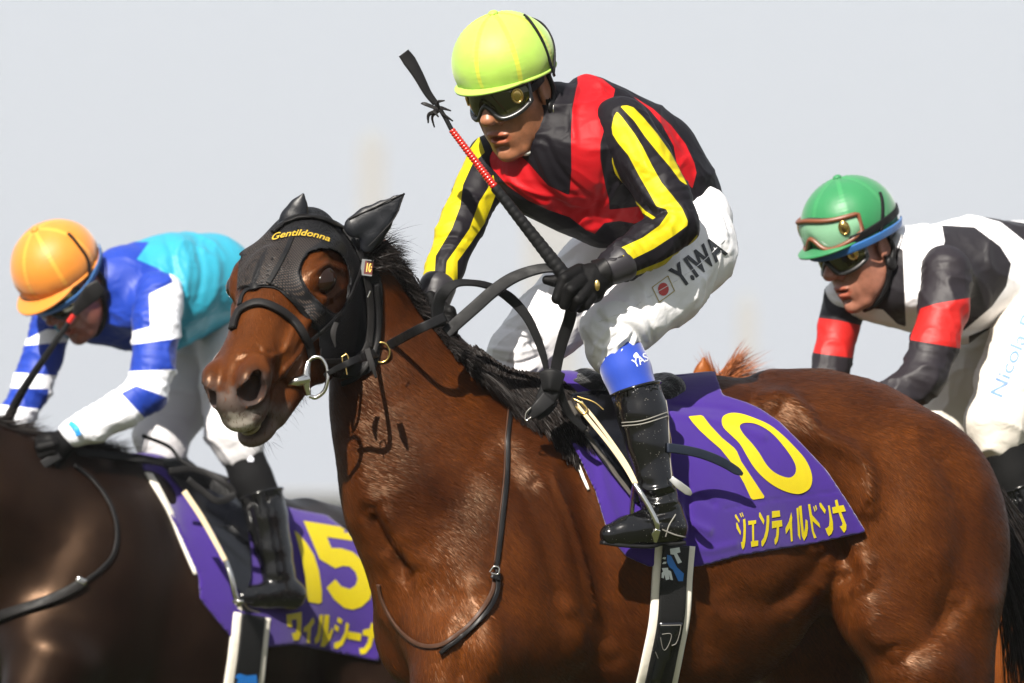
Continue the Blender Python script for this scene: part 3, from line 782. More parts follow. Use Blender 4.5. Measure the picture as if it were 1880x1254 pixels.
def hood_region(P):
    Q = mirpx(P, HA); return np.maximum(polysdf(Q, spline(HOOD, 3, True)), -polysdf(Q, spline(EYEH, 4, True)))
hoodV, hoodF = shell(HS, W(430, 720, -560), W(725, 375, -180), 2.6, hood_region, 6.0, 3.4)
hoodV = hoodV[:]; 
MESHP = [(500, 430), (560, 420), (600, 436), (560, 462), (545, 500), (560, 540), (600, 590), (588, 600), (546, 556), (514, 528), (488, 522), (470, 520)]
t = NT('hood fabric'); f = t.attr('mesh')
sa = t.math('SINE', t.math('MULTIPLY', t.attr('ha'), 6.2832/5.2)); sb = t.math('SINE', t.math('MULTIPLY', t.attr('hb'), 6.2832/5.2))
dots = t.ramp(t.math('ADD', t.math('MULTIPLY', t.math('MULTIPLY', sa, sb), .5), .5), [(0.60, 0.0), (0.78, 1.0)])
dm = t.math('MULTIPLY', dots, t.math('LESS_THAN', f, 0.0))
t.col(t.mix(dm, (0.0042, 0.0042, 0.005, 1), (0.05, 0.036, 0.028, 1))); t.set(rough=0.55, spec=0.2, sheen=0.0); t.bump(dots, 0.25, 0.001)
M_hood = t.m
M_lycra = mat_cloth('ear cover fabric', (0.005, 0.0058, 0.0085, 1), 0.42, 0.0, 0.1, 0.3, spec=0.3)
hood = thing('hood', 'black mesh hood with yellow script lettering over the bay horse\'s head', 'hood', tuple(W(600, 500, -330)))
hm = polysdf(mirpx(hoodV, HA), MESHP); hl = HA.loc(hoodV)
mk_mesh('hood_panel', hoodV, hoodF, M_hood, hood, attrs={'mesh': hm, 'ha': hl[:, 0], 'hb': hl[:, 1]+.35*hl[:, 2]})
bvHood = bvh_of(np.concatenate([HV, hoodV]), np.concatenate([HF, hoodF+len(HV)]))
bvHd = bvHood
# bindings
eh = spline(EYEH, 3, True)
mk_mesh('binding', *merge([strap_on([(x, y) for x, y in EYEH]+[EYEH[0]], 4.5, bvHd, 3.0, 0, 5, 1),
    strap_on([(441, 560), (447, 540), (462, 528), (488, 524), (514, 530), (546, 557), (583, 604)], 11, bvHd, 3.5, 0.5, 8, 4),
    strap_on([(543, 420), (530, 450), (513, 485), (492, 521)], 9, bvHd, 2.5, 0.5, 8, 3)]), M_rubber, hood)
def ear_shape(pts, flat, ax, pts2=None):
    s = Shape()
    for pp in [pts]+([pts2] if pts2 else []):
        P = [W(*p[:3]) for p in pp]; r = [p[3] for p in pp]
        for i in range(len(P)-1): s.cone(P[i], P[i+1], r[i], r[i+1], 7, '+', ax, flat)
    return mesh_shape(s, 2.6, smooth=3)
EAR1 = [(652, 416, -370, 20), (676, 402, -370, 21), (702, 384, -370, 14), (726, 367, -371, 6), (742, 356, -372, .5)]
EAR1B = [(674, 452, -366, 13), (684, 432, -368, 19), (702, 410, -370, 15), (724, 384, -371, 7), (742, 356, -372, .5)]
EAR2 = [(536, 424, -345, 30), (541, 402, -350, 25), (548, 380, -354, 16), (557, 356, -358, 3)]
eA = ear_shape(EAR1, (1, .45, 1), np.eye(3), EAR1B); eB = ear_shape(EAR2, (1, .6, 1), np.eye(3))
mk_mesh('ear_cover', *eA, M_lycra, hood); mk_mesh('ear_cover', *eB, M_lycra, hood)
mk_mesh('ear_seam', *merge([px_tube([(640, 402, -378), (676, 386, -380), (712, 369, -378), (741, 356, -374)], 1.2, 6), px_tube([(677, 452, -382), (702, 426, -380), (726, 397, -376), (741, 358, -372)], 1.2, 6)]), M_leather2, hood)
# ------------------------------------------------ text
def text_polys(txt, size=1.0, bold=0.0, shear=0.0):
    """outline mesh of lettering in its own plane: (V2, F) with x right, y up"""
    c = bpy.data.curves.new('t', 'FONT'); c.body = txt; c.size = size; c.offset = bold; c.shear = shear; c.resolution_u = 4
    o = bpy.data.objects.new('t', c); COL.objects.link(o); dg = bpy.context.evaluated_depsgraph_get()
    me = bpy.data.meshes.new_from_object(o.evaluated_get(dg)); bm = bmesh.new(); bm.from_mesh(me)
    bmesh.ops.triangulate(bm, faces=bm.faces); V = np.array([v.co[:2] for v in bm.verts]); F = np.array([[v.index for v in f.verts] for f in bm.faces])
    bm.free(); bpy.data.objects.remove(o); bpy.data.curves.remove(c); bpy.data.meshes.remove(me)
    return V, F
def text_on(txt, org, ux, uy, bvh, bold=0.0, shear=0, off=1.2, curve=None, step=4, miss=-200):
    """org, ux, uy in authoring coordinates: cap width vector per text unit and cap height vector"""
    V, F = text_polys(txt, 1.0, bold, shear)
    wmax = V[:, 0].max(); V[:, 0] /= wmax
    hmax = 0.70; V[:, 1] /= hmax
    bm = bmesh.new(); vs = [bm.verts.new((v[0]*np.hypot(*ux), v[1]*np.hypot(*uy), 0)) for v in V]
    for f in F:
        try: bm.faces.new([vs[i] for i in f])
        except ValueError: pass
    for it in range(4):
        le = [e for e in bm.edges if e.calc_length() > step*1.6]
        if not le: break
        bmesh.ops.subdivide_edges(bm, edges=le, cuts=1); bmesh.ops.triangulate(bm, faces=bm.faces)
    bm.verts.index_update(); out = []; bad = []
    Lx, Ly = np.hypot(*ux), np.hypot(*uy)
    for v in bm.verts:
        a, b = v.co.x/Lx, v.co.y/Ly
        if curve is not None: c0 = np.array(curve(a)); q = c0+np.array(uy)*b
        else: q = np.array(org)+np.array(ux)*a+np.array(uy)*b
        h = cast_px(q[0], q[1], bvh, off/PPM); bad.append(h is None); out.append(h if h is not None else W(q[0], q[1], miss))
    F2 = np.array([[x.index for x in f.verts] for f in bm.faces]); bm.free(); V3 = np.array(out); F2 = F2[~np.array(bad)[F2].any(1)]
    ed = np.max([np.linalg.norm(V3[F2[:, i]]-V3[F2[:, i-1]], axis=1) for i in range(3)], 0); F2 = F2[ed < 5*step/PPM]
    if np.cross(V3[F2[:, 1]]-V3[F2[:, 0]], V3[F2[:, 2]]-V3[F2[:, 0]])[:, 1].sum() > 0: F2 = F2[:, ::-1]
    return V3, F2
M_yel = mat_plain('yellow lettering', (0.46, 0.37, 0.006, 1), 0.45, 0, 0.3, 0, 0.06)
M_embro = mat_plain('yellow embroidery', (0.42, 0.28, 0.02, 1), 0.6, 0, 0.3)
mk_mesh('embroidery', *text_on('Gentildonna', (497, 442), (110, 0), (0, -11), bvHd, 0.018, 0.35, 8.0, curve=lambda a: (496+110*a, 442-26*a+28*a*a-4*math.sin(a*3.1)), step=3), M_embro, hood)
# ------------------------------------------------ bridle
bridle = thing('bridle', 'black leather bridle with steel bit and number tag worn by the bay horse', 'bridle', tuple(W(620, 600, -400)))
mk_mesh('noseband', *strap_on([(430, 606), (436, 585), (446, 570), (475, 558), (513, 572), (544, 599), (562, 630), (571, 660)], 15, bvHd, 9, 1, 10, 4), M_leather2, bridle)
mk_mesh('browband', *strap_on([(503, 430), (524, 412), (551, 402), (590, 404), (628, 423), (652, 452), (664, 478)], 11, bvHd, 6, 2, 10, 4), M_leather, bridle)
mk_mesh('cheekpiece', *strap_on([(664, 486), (650, 520), (632, 562), (600, 598), (566, 628)], 8, bvHd, 3.5, 3, 10, 3), M_leather, bridle)
mk_mesh('cheekpiece', *strap_on([(668, 500), (676, 540), (679, 590), (676, 640)], 13, bvHd, 4, 3, 10, 3), M_leather2, bridle)
mk_mesh('cheekpiece', *strap_on([(676, 628), (664, 650), (630, 662), (592, 664)], 11, bvHd, 4, 4, 10, 3), M_leather2, bridle)
mk_mesh('strap_end', *px_strap([(618, 592, -512), (612, 612, -516), (616, 638, -516)], [9, 11, 3], 2.5), M_leather2, bridle); mk_mesh('strap_end', *px_strap([(674, 640, -480), (682, 668, -484), (691, 694, -484)], [11, 12, 4], 2.5), M_leather2, bridle)
mk_mesh('throat_strap', *strap_on([(690, 520), (694, 580), (690, 640), (660, 690), (630, 706)], 9, bvHd, 4, 3, 10, 3), M_leather, bridle)
h0, n0 = hit(674, 492, bvHd)
def plate(c, ux, uy, wx, wy, th, nrm_):
    ux = nrm(ux); uy = nrm(uy); V = []
    for z in (0, th):
        for (a, b) in ((-1, -1), (1, -1), (1, 1), (-1, 1)): V.append(c+(ux*a*wx/2+uy*b*wy/2+nrm_*z)/PPM)
    return np.array(V), np.array([[0, 3, 2, 1], [4, 5, 6, 7], [0, 1, 5, 4], [1, 2, 6, 5], [2, 3, 7, 6], [3, 0, 4, 7]])
tagc = W(674, 492, 0); tagp = hit(674, 492, bvHd)[0]+np.array([0, -0.016, 0])
uxt, uyt = (1, 0, -.12), (.12, 0, 1)
mk_mesh('tag_frame', *plate(tagp, uxt, uyt, 21, 29, 3, np.array([0, -1, 0])), M_steel, bridle, smooth=False)
mk_mesh('tag_face', *plate(tagp+np.array([.004, -.005, 0]), uxt, uyt, 15, 24, 1, np.array([0, -1, 0])), mat_plain('tag red', (0.10, 0.02, 0.015, 1), 0.4), bridle, smooth=False)
tv, tf = text_polys('10', 1.0, 0.03); tv[:, 0] = (tv[:, 0]/tv[:, 0].max()-.5)*11.5; tv[:, 1] = (tv[:, 1]/.7-.5)*15
uxn, uyn = nrm(uxt), nrm(uyt)
mk_mesh('tag_number', np.array([tagp+np.array([.004, -.0075, 0])+(uxn*a+uyn*b)/PPM for a, b in tv]), tf, mat_plain('tag gold', (0.8, 0.50, 0.10, 1), 0.4), bridle)
# bit
bc = hit(565, 700, bvHd)[0]; bdp = (bc[1])*PPM-10
bit = mk_mesh('bit', *merge([px_tube([(524, 706, hit(530, 703, bvHd)[0][1]*PPM+8), (545, 700, hit(545, 700, bvHd)[0][1]*PPM-9), (562, 696, bdp-8)], [5, 9, 12], 12),
    px_tube([(566, 664, bdp-8), (562, 680, bdp-9), (561, 700, bdp-9), (566, 726, bdp-8)], [5, 8, 10, 5], 12),
    px_tube([(566, 664, bdp-8), (576, 656, bdp-8), (590, 658, bdp-9), (600, 676, bdp-10), (601, 698, bdp-11), (595, 718, bdp-10), (580, 730, bdp-8), (568, 727, bdp-8)], 3.6, 10)]), M_steel, bridle)
mk_mesh('buckle', *merge([px_tube([(628, 655, -505), (637, 651, -505), (640, 668, -505), (631, 673, -505), (628, 655, -505)], 1.4, 6), px_tube([(634, 670, -506), (637, 688, -506)], 1.2, 6)]), M_brass, bridle)
mk_mesh('buckle', *px_tube([(675, 546, -490), (680, 534, -490)], 1.6, 6), M_steel, bridle)
# ------------------------------------------------ reins
rd = hit(700, 647, bvHd)[0][1]*PPM-8
reins = thing('reins', 'long black plaited reins running from bit to both gloved hands and knotted over the withers', 'reins', tuple(W(1000, 640, -320)))
mk_mesh('rein_ring', *ring(W(700, 647, rd), (1, 0, 0), (0, -.1, 1), 15, 18, 2.2), M_brass, reins)
mk_mesh('rein', *px_strap([(596, 690, -480), (612, 680, -490), (650, 662, -500), (690, 648, rd-2), (718, 632, rd+10), (770, 604, -420), (818, 582, -398)], [8, 10, 13, 17, 17, 17, 17], 4), M_rubber, reins)
loopA = px_strap([(808, 600, -392), (803, 570, -396), (812, 540, -400), (836, 521, -390), (866, 519, -375), (900, 526, -355), (936, 547, -340), (966, 580, -335), (986, 620, -330), (998, 655, -325), (1004, 682, -322)], [26, 26, 24, 15, 14, 14, 19, 17, 15, 13, 9], 4,
    [(.5, -.8, 0), (.5, -.8, 0.1), (.5, -.8, .3), (.1, -.9, .5), (0, -.8, .6), (.1, -.9, .4), (0, -1, .1), (0, -1, .1), (0, -1, 0), (0, -1, 0), (0, -1, 0)])
loopB = px_strap([(818, 612, -385), (838, 594, -380), (870, 566, -375), (905, 535, -372), (940, 511, -375), (980, 496, -380), (1016, 492, -385), (1040, 505, -375)], [22, 23, 23, 23, 22, 20, 19, 18], 4,
    [(0, -1, .2), (0, -1, .2), (0, -1, .2), (0, -1, .2), (0, -1, .3), (0, -.9, .4), (0, -.8, .6), (0, -.8, .6)])
loopC = px_strap([(1052, 548, -375), (1046, 585, -365), (1036, 615, -350), (1026, 650, -335), (1018, 692, -325)], [21, 22, 22, 20, 20], 4)
for L_ in (loopA, loopB, loopC): mk_mesh('rein', *L_, M_rubber, reins)
mk_mesh('rein_knot', *merge([px_strap([(996, 700, -345), (1012, 697, -352), (1030, 703, -345)], [36, 40, 36], 14), px_strap([(1018, 690, -336), (1010, 715, -340), (1000, 738, -338)], [34, 38, 36], 16), px_strap([(1008, 730, -345), (990, 748, -350), (972, 764, -348)], [30, 25, 16], 8), px_strap([(1018, 735, -330), (1005, 752, -335), (985, 768, -335)], [16, 18, 12], 6), px_strap([(1024, 690, -340), (1030, 720, -335), (1045, 760, -320), (1075, 790, -310)], [10, 12, 12, 12], 4)]), M_rubber, reins)
mk_mesh('rein_buckle', *px_tube([(975, 748, -358), (966, 758, -358), (965, 772, -358), (975, 766, -358)], 1.5, 6), M_steel, reins)
# ------------------------------------------------ riders
class PHead:
    """rider's head frame: C centre between the ears, F face direction, S rider's left, U up"""
    def __init__(s, C, yaw, pitch, roll=0, k=1.0):
        y, p, ro = map(math.radians, (yaw, pitch, roll)); s.k = k
        F = np.array([-math.sin(y)*math.cos(p), -math.cos(y)*math.cos(p), -math.sin(p)])
        S = np.array([math.cos(y), -math.sin(y), 0]); U = np.cross(S, F); U = U if U[2] > 0 else -U
        s.F = F; s.S = S*math.cos(ro)+U*math.sin(ro); s.U = U*math.cos(ro)-S*math.sin(ro); s.C = np.asarray(C, float); s.A = np.array([s.F, s.S, s.U])
    def p(s, f, l, u): return s.C+(s.F*f+s.S*l+s.U*u)*s.k/PPM
    def loc(s, P): return ((P-s.C)@s.A.T)*PPM/s.k
def head_shape(s, H, mouth=1.0):
    k_ = H.k; A = H.A
    def e(c, r, k=12, op='+', ax=None): s.ell(H.p(*c), np.array(r)*k_, A if ax is None else ax, k*k_, op)
    def c(a, b, ra, rb, k=10, op='+'): s.cone(H.p(*a), H.p(*b), ra*k_, rb*k_, k*k_, op)
    e((-10, 0, 38), (78, 60, 62)); e((20, 0, -18), (50, 50, 72), 24)
    e((24, 0, -66), (42, 36, 34), 34); e((56, 0, -97), (15, 19, 14), 16)
    for g in (1, -1):
        c((-4, g*44, -42), (40, g*24, -90), 13, 13, 32); e((42, g*36, -18), (21, 17, 18), 30); e((60, g*22, 22), (13, 22, 9), 12)
        e((30, g*40, -45), (22, 10, 28), 34)
        e((78, g*25, 4), (15, 15, 9), 12, '-'); e((-8, g*60, -4), (17, 7, 29), 7); e((-4, g*68, -2), (9, 5, 18), 5, '-'); e((-6, g*60, -30), (8, 6, 10), 6)
        e((77, g*13, -29), (10, 8, 8), 6); e((82, g*8, -36), (5, 4, 3), 3, '-')
    c((62, 0, 18), (86, 0, -18), 10, 11, 12); e((90, 0, -25), (13, 14, 11), 6)
    e((56, 0, -58), (18, 31, 28), 22)                       # round the mouth
    e((73, 0, -56), (7, 23, 5), 4); e((71, 0, -70), (7, 18, 6), 4); e((70, 0, -82), (8, 15, 4), 7, '-')
    e((78, 0, -63), (15, 17, 1.6+2.6*mouth), 2.5, '-'); c((84, 0, -41), (79, 0, -49), 2.2, 2.2, 3, '-')
M_skin_cache = {}
def skin_mat(name, c):
    c = sc_(c); t = NT(name); f = t.attr('lip'); n = t.noise(70, 5)
    base = t.mix(t.ramp(n, [(0.35, 0.0), (0.7, 1.0)]), c, tuple(x*.72 for x in c[:3])+(1,))
    base = t.mix(f, base, (c[0]*.90, c[1]*.60, c[2]*.56, 1)); t.col(base)
    t.set(rough=0.42, spec=0.45, sss=0.08, sssr=0.006); t.b.inputs['Subsurface Radius'].default_value = (1.0, .35, .2); t.bump(t.noise(600, 3), 0.25, 0.0006); return t.m
def lipmask(V, H):
    L = H.loc(V)
    r = np.sqrt(((L[:, 1])/25)**2+((L[:, 2]+63)/13)**2); return np.clip((1.1-r)*4, 0, 1)*(L[:, 0] > 55)
def dome(H, name_mat, parent, cfg):
    """skull cap with its stretch cover: shell, seams, peak, button"""
    rf, rs, ru = cfg.get('r', (103, 92, 92)); c0 = cfg.get('c', (8, 0, 58)); nu_, nv_ = 96, 44
    V = []; sm = []; lowt = cfg.get('low', 0.62)
    for i in range(nv_+1):
        th = (math.pi*lowt)*i/nv_
        for j in range(nu_):
            ph = 2*math.pi*j/nu_
            a = [math.sin(th)*math.cos(ph), math.sin(th)*math.sin(ph), math.cos(th)]
            low = max(0, (th/(math.pi*lowt)-.80)/.2)
            seam = min(abs((ph-q+math.pi) % (2*math.pi)-math.pi) for q in [math.radians(x) for x in (8, 54, 104, 156, -132, -60)])*math.sin(th)*rf
            gather = (1.2*math.sin(ph*46+6*math.sin(ph*5))*(.5+.5*math.sin(ph*3.3+1))+.9*math.sin(ph*19+2*math.sin(ph*7)))*low
            pucker = 1.1*math.sin(th*60+ph*7)*math.exp(-(seam/7)**2)
            k = 1+(-0.9*math.exp(-(seam/2.2)**2)+.7*math.exp(-((seam-4)/2)**2)+gather+pucker)/100+0.004*math.sin(3*ph+2*th)
            tuck = 1-0.10*max(0, (th-math.pi*.5)/(math.pi*.12))**1.5*.5
            V.append(H.p(c0[0]+a[0]*rf*k*tuck, c0[1]+a[1]*rs*k*tuck, c0[2]+a[2]*ru*k if th < math.pi/2 else c0[2]+a[2]*ru*1.15*k)); sm.append(seam-4.2)
    V = np.array(V); F = np.array([[i*nu_+j, (i+1)*nu_+j, (i+1)*nu_+(j+1) % nu_, i*nu_+(j+1) % nu_] for i in range(nv_) for j in range(nu_)])
    if (np.cross(V[F[:, 1]]-V[F[:, 0]], V[F[:, 2]]-V[F[:, 0]])*(V[F[:, 0]]-H.C)).sum() < 0: F = F[:, ::-1]
    hel = mk_mesh('helmet', V, F, name_mat, parent, attrs={'seam': np.array(sm)})
    md = hel.modifiers.new('thick', 'SOLIDIFY'); md.thickness = 0.008; md.offset = -1
    # peak
    V = []; nu2, nv2 = 40, 8; zb = c0[2]-ru*1.15*abs(math.cos(math.pi*lowt))+4
    for i in range(nv2+1):
        t = i/nv2
        for j in range(nu2+1):
            ph = math.radians(-62+124*j/nu2); e = math.cos(ph*math.pi/2/math.radians(62))**.6 if abs(j-nu2/2) < nu2/2 else 0
            ext = t*cfg.get('peak', 36)*e
            V.append(H.p(c0[0]+math.cos(ph)*(rf*.93+ext), math.sin(ph)*(rs*.93+ext*.6), zb-ext*cfg.get('droop', .35)-0.0))
    F = np.array([[i*(nu2+1)+j, i*(nu2+1)+j+1, (i+1)*(nu2+1)+j+1, (i+1)*(nu2+1)+j] for i in range(nv2) for j in range(nu2)])
    pk = mk_mesh('peak', np.array(V), F, name_mat, hel, attrs={'seam': np.full(len(V), 9.0)}); md = pk.modifiers.new('thick', 'SOLIDIFY'); md.thickness = 0.006; md.offset = 0
    mk_mesh('button', *uvsphere(H.p(c0[0], 0, c0[2]+ru+1), 9*H.k, H.A, 16, 10, (1, 1, .6)), name_mat, hel, attrs={'seam': np.full(16*11, 9.0)})
    # hem along the rim
    P = [H.p(c0[0]+math.cos(a)*rf*.945, math.sin(a)*rs*.945, zb-1) for a in np.linspace(0, 2*math.pi, 64)]
    V, F = tube(np.array(P), 3.2*H.k/PPM, 8, False); mk_mesh('hem', V, F, name_mat, hel, attrs={'seam': np.full(len(V), 9.0)})
    return hel, (c0, rf, rs, ru, zb)
def head_band(H, pts, rf, rs, c0, wd, th, off=2):
    """band round the helmet: pts = (angle deg from face, height u)"""
    out = []; fc = []
    for a, u in spline(pts, 8):
        ph = math.radians(a); zz = np.clip((u-c0[2])/92, -.99, .99); q = math.sqrt(max(.02, 1-zz*zz)) if u > c0[2] else 1.0
        P = H.p(c0[0]+math.cos(ph)*(rf*q+off), math.sin(ph)*(rs*q+off), u); out.append(P); fc.append(H.F*math.cos(ph)*.9+H.S*math.sin(ph)+H.U*zz*.8)
    return strap(np.array(out), wd*H.k/PPM, th*H.k/PPM, np.array(fc))
M_lens = mat_plain('dark goggle lens', (0.045, 0.043, 0.016, 1), 0.07, 0.5, 0.6, 0.3, 0)
M_goggle = mat_leather('goggle frame', (0.010, 0.010, 0.010, 1), 0.3, 300, 0.6)
def goggles(H, parent, M_frame, M_l=None, du=0, dr=0, strapm=None, lens=True, nm='goggles'):
    TOP = lambda a: 27-9*(abs(a)/70)**2+2*math.cos(a/12)
    BOT = lambda a: -30+27*math.exp(-(a/14)**2)+20*(abs(a)/70)**3
    def pt(a, u, off=0):
        ph = math.radians(a); return H.p(14+math.cos(ph)*(74+dr+off), math.sin(ph)*(66+dr*.9+off), u+du+4)
    n = 48; m = 8; A = np.linspace(-70, 70, n+1); V = []
    for i in range(m+1):
        for a in A: V.append(pt(a, BOT(a)+(TOP(a)-BOT(a))*i/m, 4*math.sin(math.pi*i/m)))
    F = np.array([[i*(n+1)+j, i*(n+1)+j+1, (i+1)*(n+1)+j+1, (i+1)*(n+1)+j] for i in range(m) for j in range(n)])
    g = mk_mesh(nm, *tube(np.array([pt(a, TOP(a)+2, 1) for a in A]+[pt(a, BOT(a)-1.5, 1) for a in A[::-1]]+[pt(A[0], TOP(A[0])+2, 1)]), 4.6*H.k/PPM, 8, False), M_frame, parent)
    mk_mesh('padding', *merge([tube(np.array([pt(a, TOP(a)-1, -9) for a in A]), 7*H.k/PPM, 8), tube(np.array([pt(a, BOT(a)+1, -9) for a in A]), 7*H.k/PPM, 8)]), M_goggle, g)
    le = mk_mesh('lens', np.array(V), F, M_l or M_lens, g)
    md = le.modifiers.new('thick', 'SOLIDIFY'); md.thickness = 0.0015
    for sg in (1, -1):
        c = pt(sg*50, 5, 5); fd = nrm(H.F*math.cos(math.radians(50))+H.S*sg*math.sin(math.radians(50))); ux = nrm(np.cross(fd, H.U)); uy = np.cross(ux, fd)
        b = mk_mesh('vent_button', *merge([ring(c, ux, uy, 9*H.k, 12*H.k, 2.0*H.k), uvsphere(c, 8.5*H.k, np.array([fd, ux, uy]), 16, 10, (.35, 1, 1.3))]), M_brass, g)
    return g, pt
def glove(name, wrist, palm, pw, fingers, thumb, mat, parent, cuff=None):
    s = Shape(); w_, p_ = W(*wrist[:3]), W(*palm[:3])
    s.cone(w_, p_, wrist[3], palm[3], 10)
    for a, b, c, r in pw: s.cone(W(*a), W(*b), c, r, 8)
    for fg in fingers+[thumb]:
        for i in range(len(fg)-1): s.cone(W(*fg[i][:3]), W(*fg[i+1][:3]), fg[i][3], fg[i+1][3], 3.0 if i else 5)
    V, F = mesh_shape(s, 2.4, smooth=2); N = vnormals(V, F)
    V = V+N*(ridge(V*70, 5)*0.0006)[:, None]
    g = mk_mesh(name, V, F, mat, parent); return g
def fabric_push(V, F, folds, amp=1.0, seed=0, sc=(14, 14, 14), rot=None):
    N = vnormals(V, F); P = V if rot is None else V@np.asarray(rot).T
    q = P*np.array(sc); wv = np.stack([noise(q*.5+3, seed+20), noise(q*.5+7, seed+21), noise(q*.5+11, seed+22)], 1)*.9
    a = 1-np.abs(noise(q+wv, seed)); b = 1-np.abs(noise((q+wv)*2.1+5, seed+1)); g = np.clip(noise(q*.6, seed+30)+.6, 0, 1.2)
    d = (a**5*2.2+b**4*.9*g-1.0)*amp+noise(q*.45, seed+9)*amp*.8
    V = V+N*(d/PPM)[:, None]
    if folds: V = sculpt(V, N, folds)
    return V
# ------------------------------------------------ main rider
H1 = PHead(W(944, 166, -180), 37, 21, 0, 1.05)
rider = thing('person', 'jockey in yellow helmet and red, black and yellow silks crouched over the front horse', 'person', tuple(W(1200, 600, -60)))
M_skin1 = skin_mat('tanned skin', (0.31, 0.125, 0.062, 1))
s = Shape(); head_shape(s, H1, 1.0)
NB = W(1020, 235, -150)
s.cone(H1.p(-18, 0, -60), NB, 46, 52, 18)
CH = W(1085, 300, -115); WA = W(1215, 380, -30); PE = W(1262, 430, 0)
s.chain([(NB, 46), (CH, 66), (WA, 62), (PE, 72)], 30)
SN, SF = W(1150, 235, -195), W(900, 300, -45)
ARM_N = [((1150, 240, -195), 42), ((1200, 330, -232), 36), ((1240, 418, -262), 34), ((1190, 455, -300), 32), ((1110, 498, -345), 24)]
ARM_F = [((905, 300, -50), 38), ((868, 370, -100), 34), ((838, 430, -140), 32), ((812, 500, -185), 28), ((798, 548, -215), 22)]
LEG_N = [((1280, 410, -45), 54), ((1262, 470, -80), 68), ((1205, 535, -160), 62), ((1130, 605, -262), 44), ((1160, 690, -280), 38), ((1195, 810, -292), 34), ((1202, 890, -300), 26), ((1222, 955, -302), 26), ((1150, 978, -330), 20), ((1120, 982, -345), 14)]
LEG_F = [((1200, 400, 70), 60), ((1100, 490, 110), 66), ((1000, 590, 100), 52), ((945, 650, 90), 42), ((950, 760, 120), 38), ((1000, 880, 130), 32), ((1010, 960, 130), 24), ((940, 1000, 110), 18)]
for ch in (ARM_N, ARM_F, LEG_N, LEG_F): s.chain([(W(*a), r*.86) for a, r in ch], 16)
s.cone(W(1110, 498, -345), W(1075, 525, -352), 18, 20, 10); s.cone(W(798, 548, -215), W(800, 580, -228), 18, 20, 10)
lo, hi = s.bounds(0.03)
hx = (H1.C[0]-.16, H1.C[0]+.16); hy = (H1.C[1]-.17, H1.C[1]+.15); hz = (H1.C[2]-.19, H1.C[2]+.16)
g = [axis_grid([(lo[i], h[0], 8/PPM), (h[0], h[1], 2.0/PPM), (h[1], hi[i]+.02, 8/PPM)]) if lo[i] < h[0] else axis_grid([(lo[i], h[1], 2.0/PPM), (h[1], hi[i]+.02, 8/PPM)]) for i, h in enumerate((hx, hy, hz))]
pV, pF = mesh_shape(s, grids=g, smooth=2)
mk_mesh('body', pV, pF, M_skin1, rider, attrs={'lip': lipmask(pV, H1)})
M_teeth = mat_plain('teeth', (0.55, 0.5, 0.42, 1), 0.3); M_dark = mat_plain('dark mouth', (0.03, 0.008, 0.006, 1), 0.5)
for sg in (1, -1): mk_mesh('eye', *uvsphere(H1.p(60, sg*25, 3), 12, H1.A), mat_plain('eye', (0.5, 0.47, 0.43, 1), 0.1), rider)
# helmet
def cover_mat(name, c, c2, rough=0.55):
    c, c2 = sc_(c), sc_(c2)
    t = NT(name); f = t.math('LESS_THAN', t.attr('seam'), 0.0)
    n = t.noise(30, 5); cur = t.mix(f, c, c2); cur = t.mix(1.0, cur, t.ramp(n, [(0.3, 0.90), (0.7, 1.0)]), 'MULTIPLY')
    sp = t.n('ShaderNodeTexVoronoi'); sp.inputs['Scale'].default_value = 26; tc = t.n('ShaderNodeTexCoord'); t.l(tc.outputs['Object'], sp.inputs['Vector'])
    cur = t.mix(t.ramp(sp.outputs['Distance'], [(0.012, 0.55), (0.03, 0.0)]), cur, (0.05, 0.05, 0.02, 1))
    t.col(cur); t.set(rough=rough, spec=0.3, sheen=0.2); t.bump(n, 0.35, 0.002); return t.m
M_lime = cover_mat('lime helmet cover', (0.34, 0.52, 0.075, 1), (0.50, 0.54, 0.05, 1))
hel, (hc0, hrf, hrs, hru, hzb) = dome(H1, M_lime, rider, dict(r=(95, 88, 84), c=(10, 0, 58), peak=20, low=0.60, droop=.16))
mk_mesh('elastic', *head_band(H1, [(100, 20), (96, 70), (99, 110), (110, 132)], 95, 88, (10, 0, 58), 5, 3, 1), M_rubber, hel)
mk_mesh('elastic', *head_band(H1, [(98, 22), (118, 60), (140, 95), (170, 110)], 95, 88, (10, 0, 58), 5, 3, 1), M_rubber, hel)
hr = Shape(); hr.ell(H1.p(-14, 0, 30), (78, 65, 50), H1.A); hr.cone(H1.p(-60, 0, 0), H1.p(-40, 0, -30), 30, 36, 20)
M_darkcap = mat_cloth('black lining', (0.005, 0.0045, 0.005, 1), 0.7)
V_, F_ = mesh_shape(hr, 4); mk_mesh('helmet_lining', V_, F_, M_darkcap, hel)
gg, gpt = goggles(H1, rider, M_goggle)
mk_mesh('goggle_strap', *strap(np.array([gpt(a, 6+.25*(a-68), 0) for a in np.linspace(68, 110, 12)]), 15/PPM, 3/PPM, np.array([H1.F*math.cos(math.radians(a))+H1.S*math.sin(math.radians(a)) for a in np.linspace(68, 110, 12)])), M_rubber, gg)
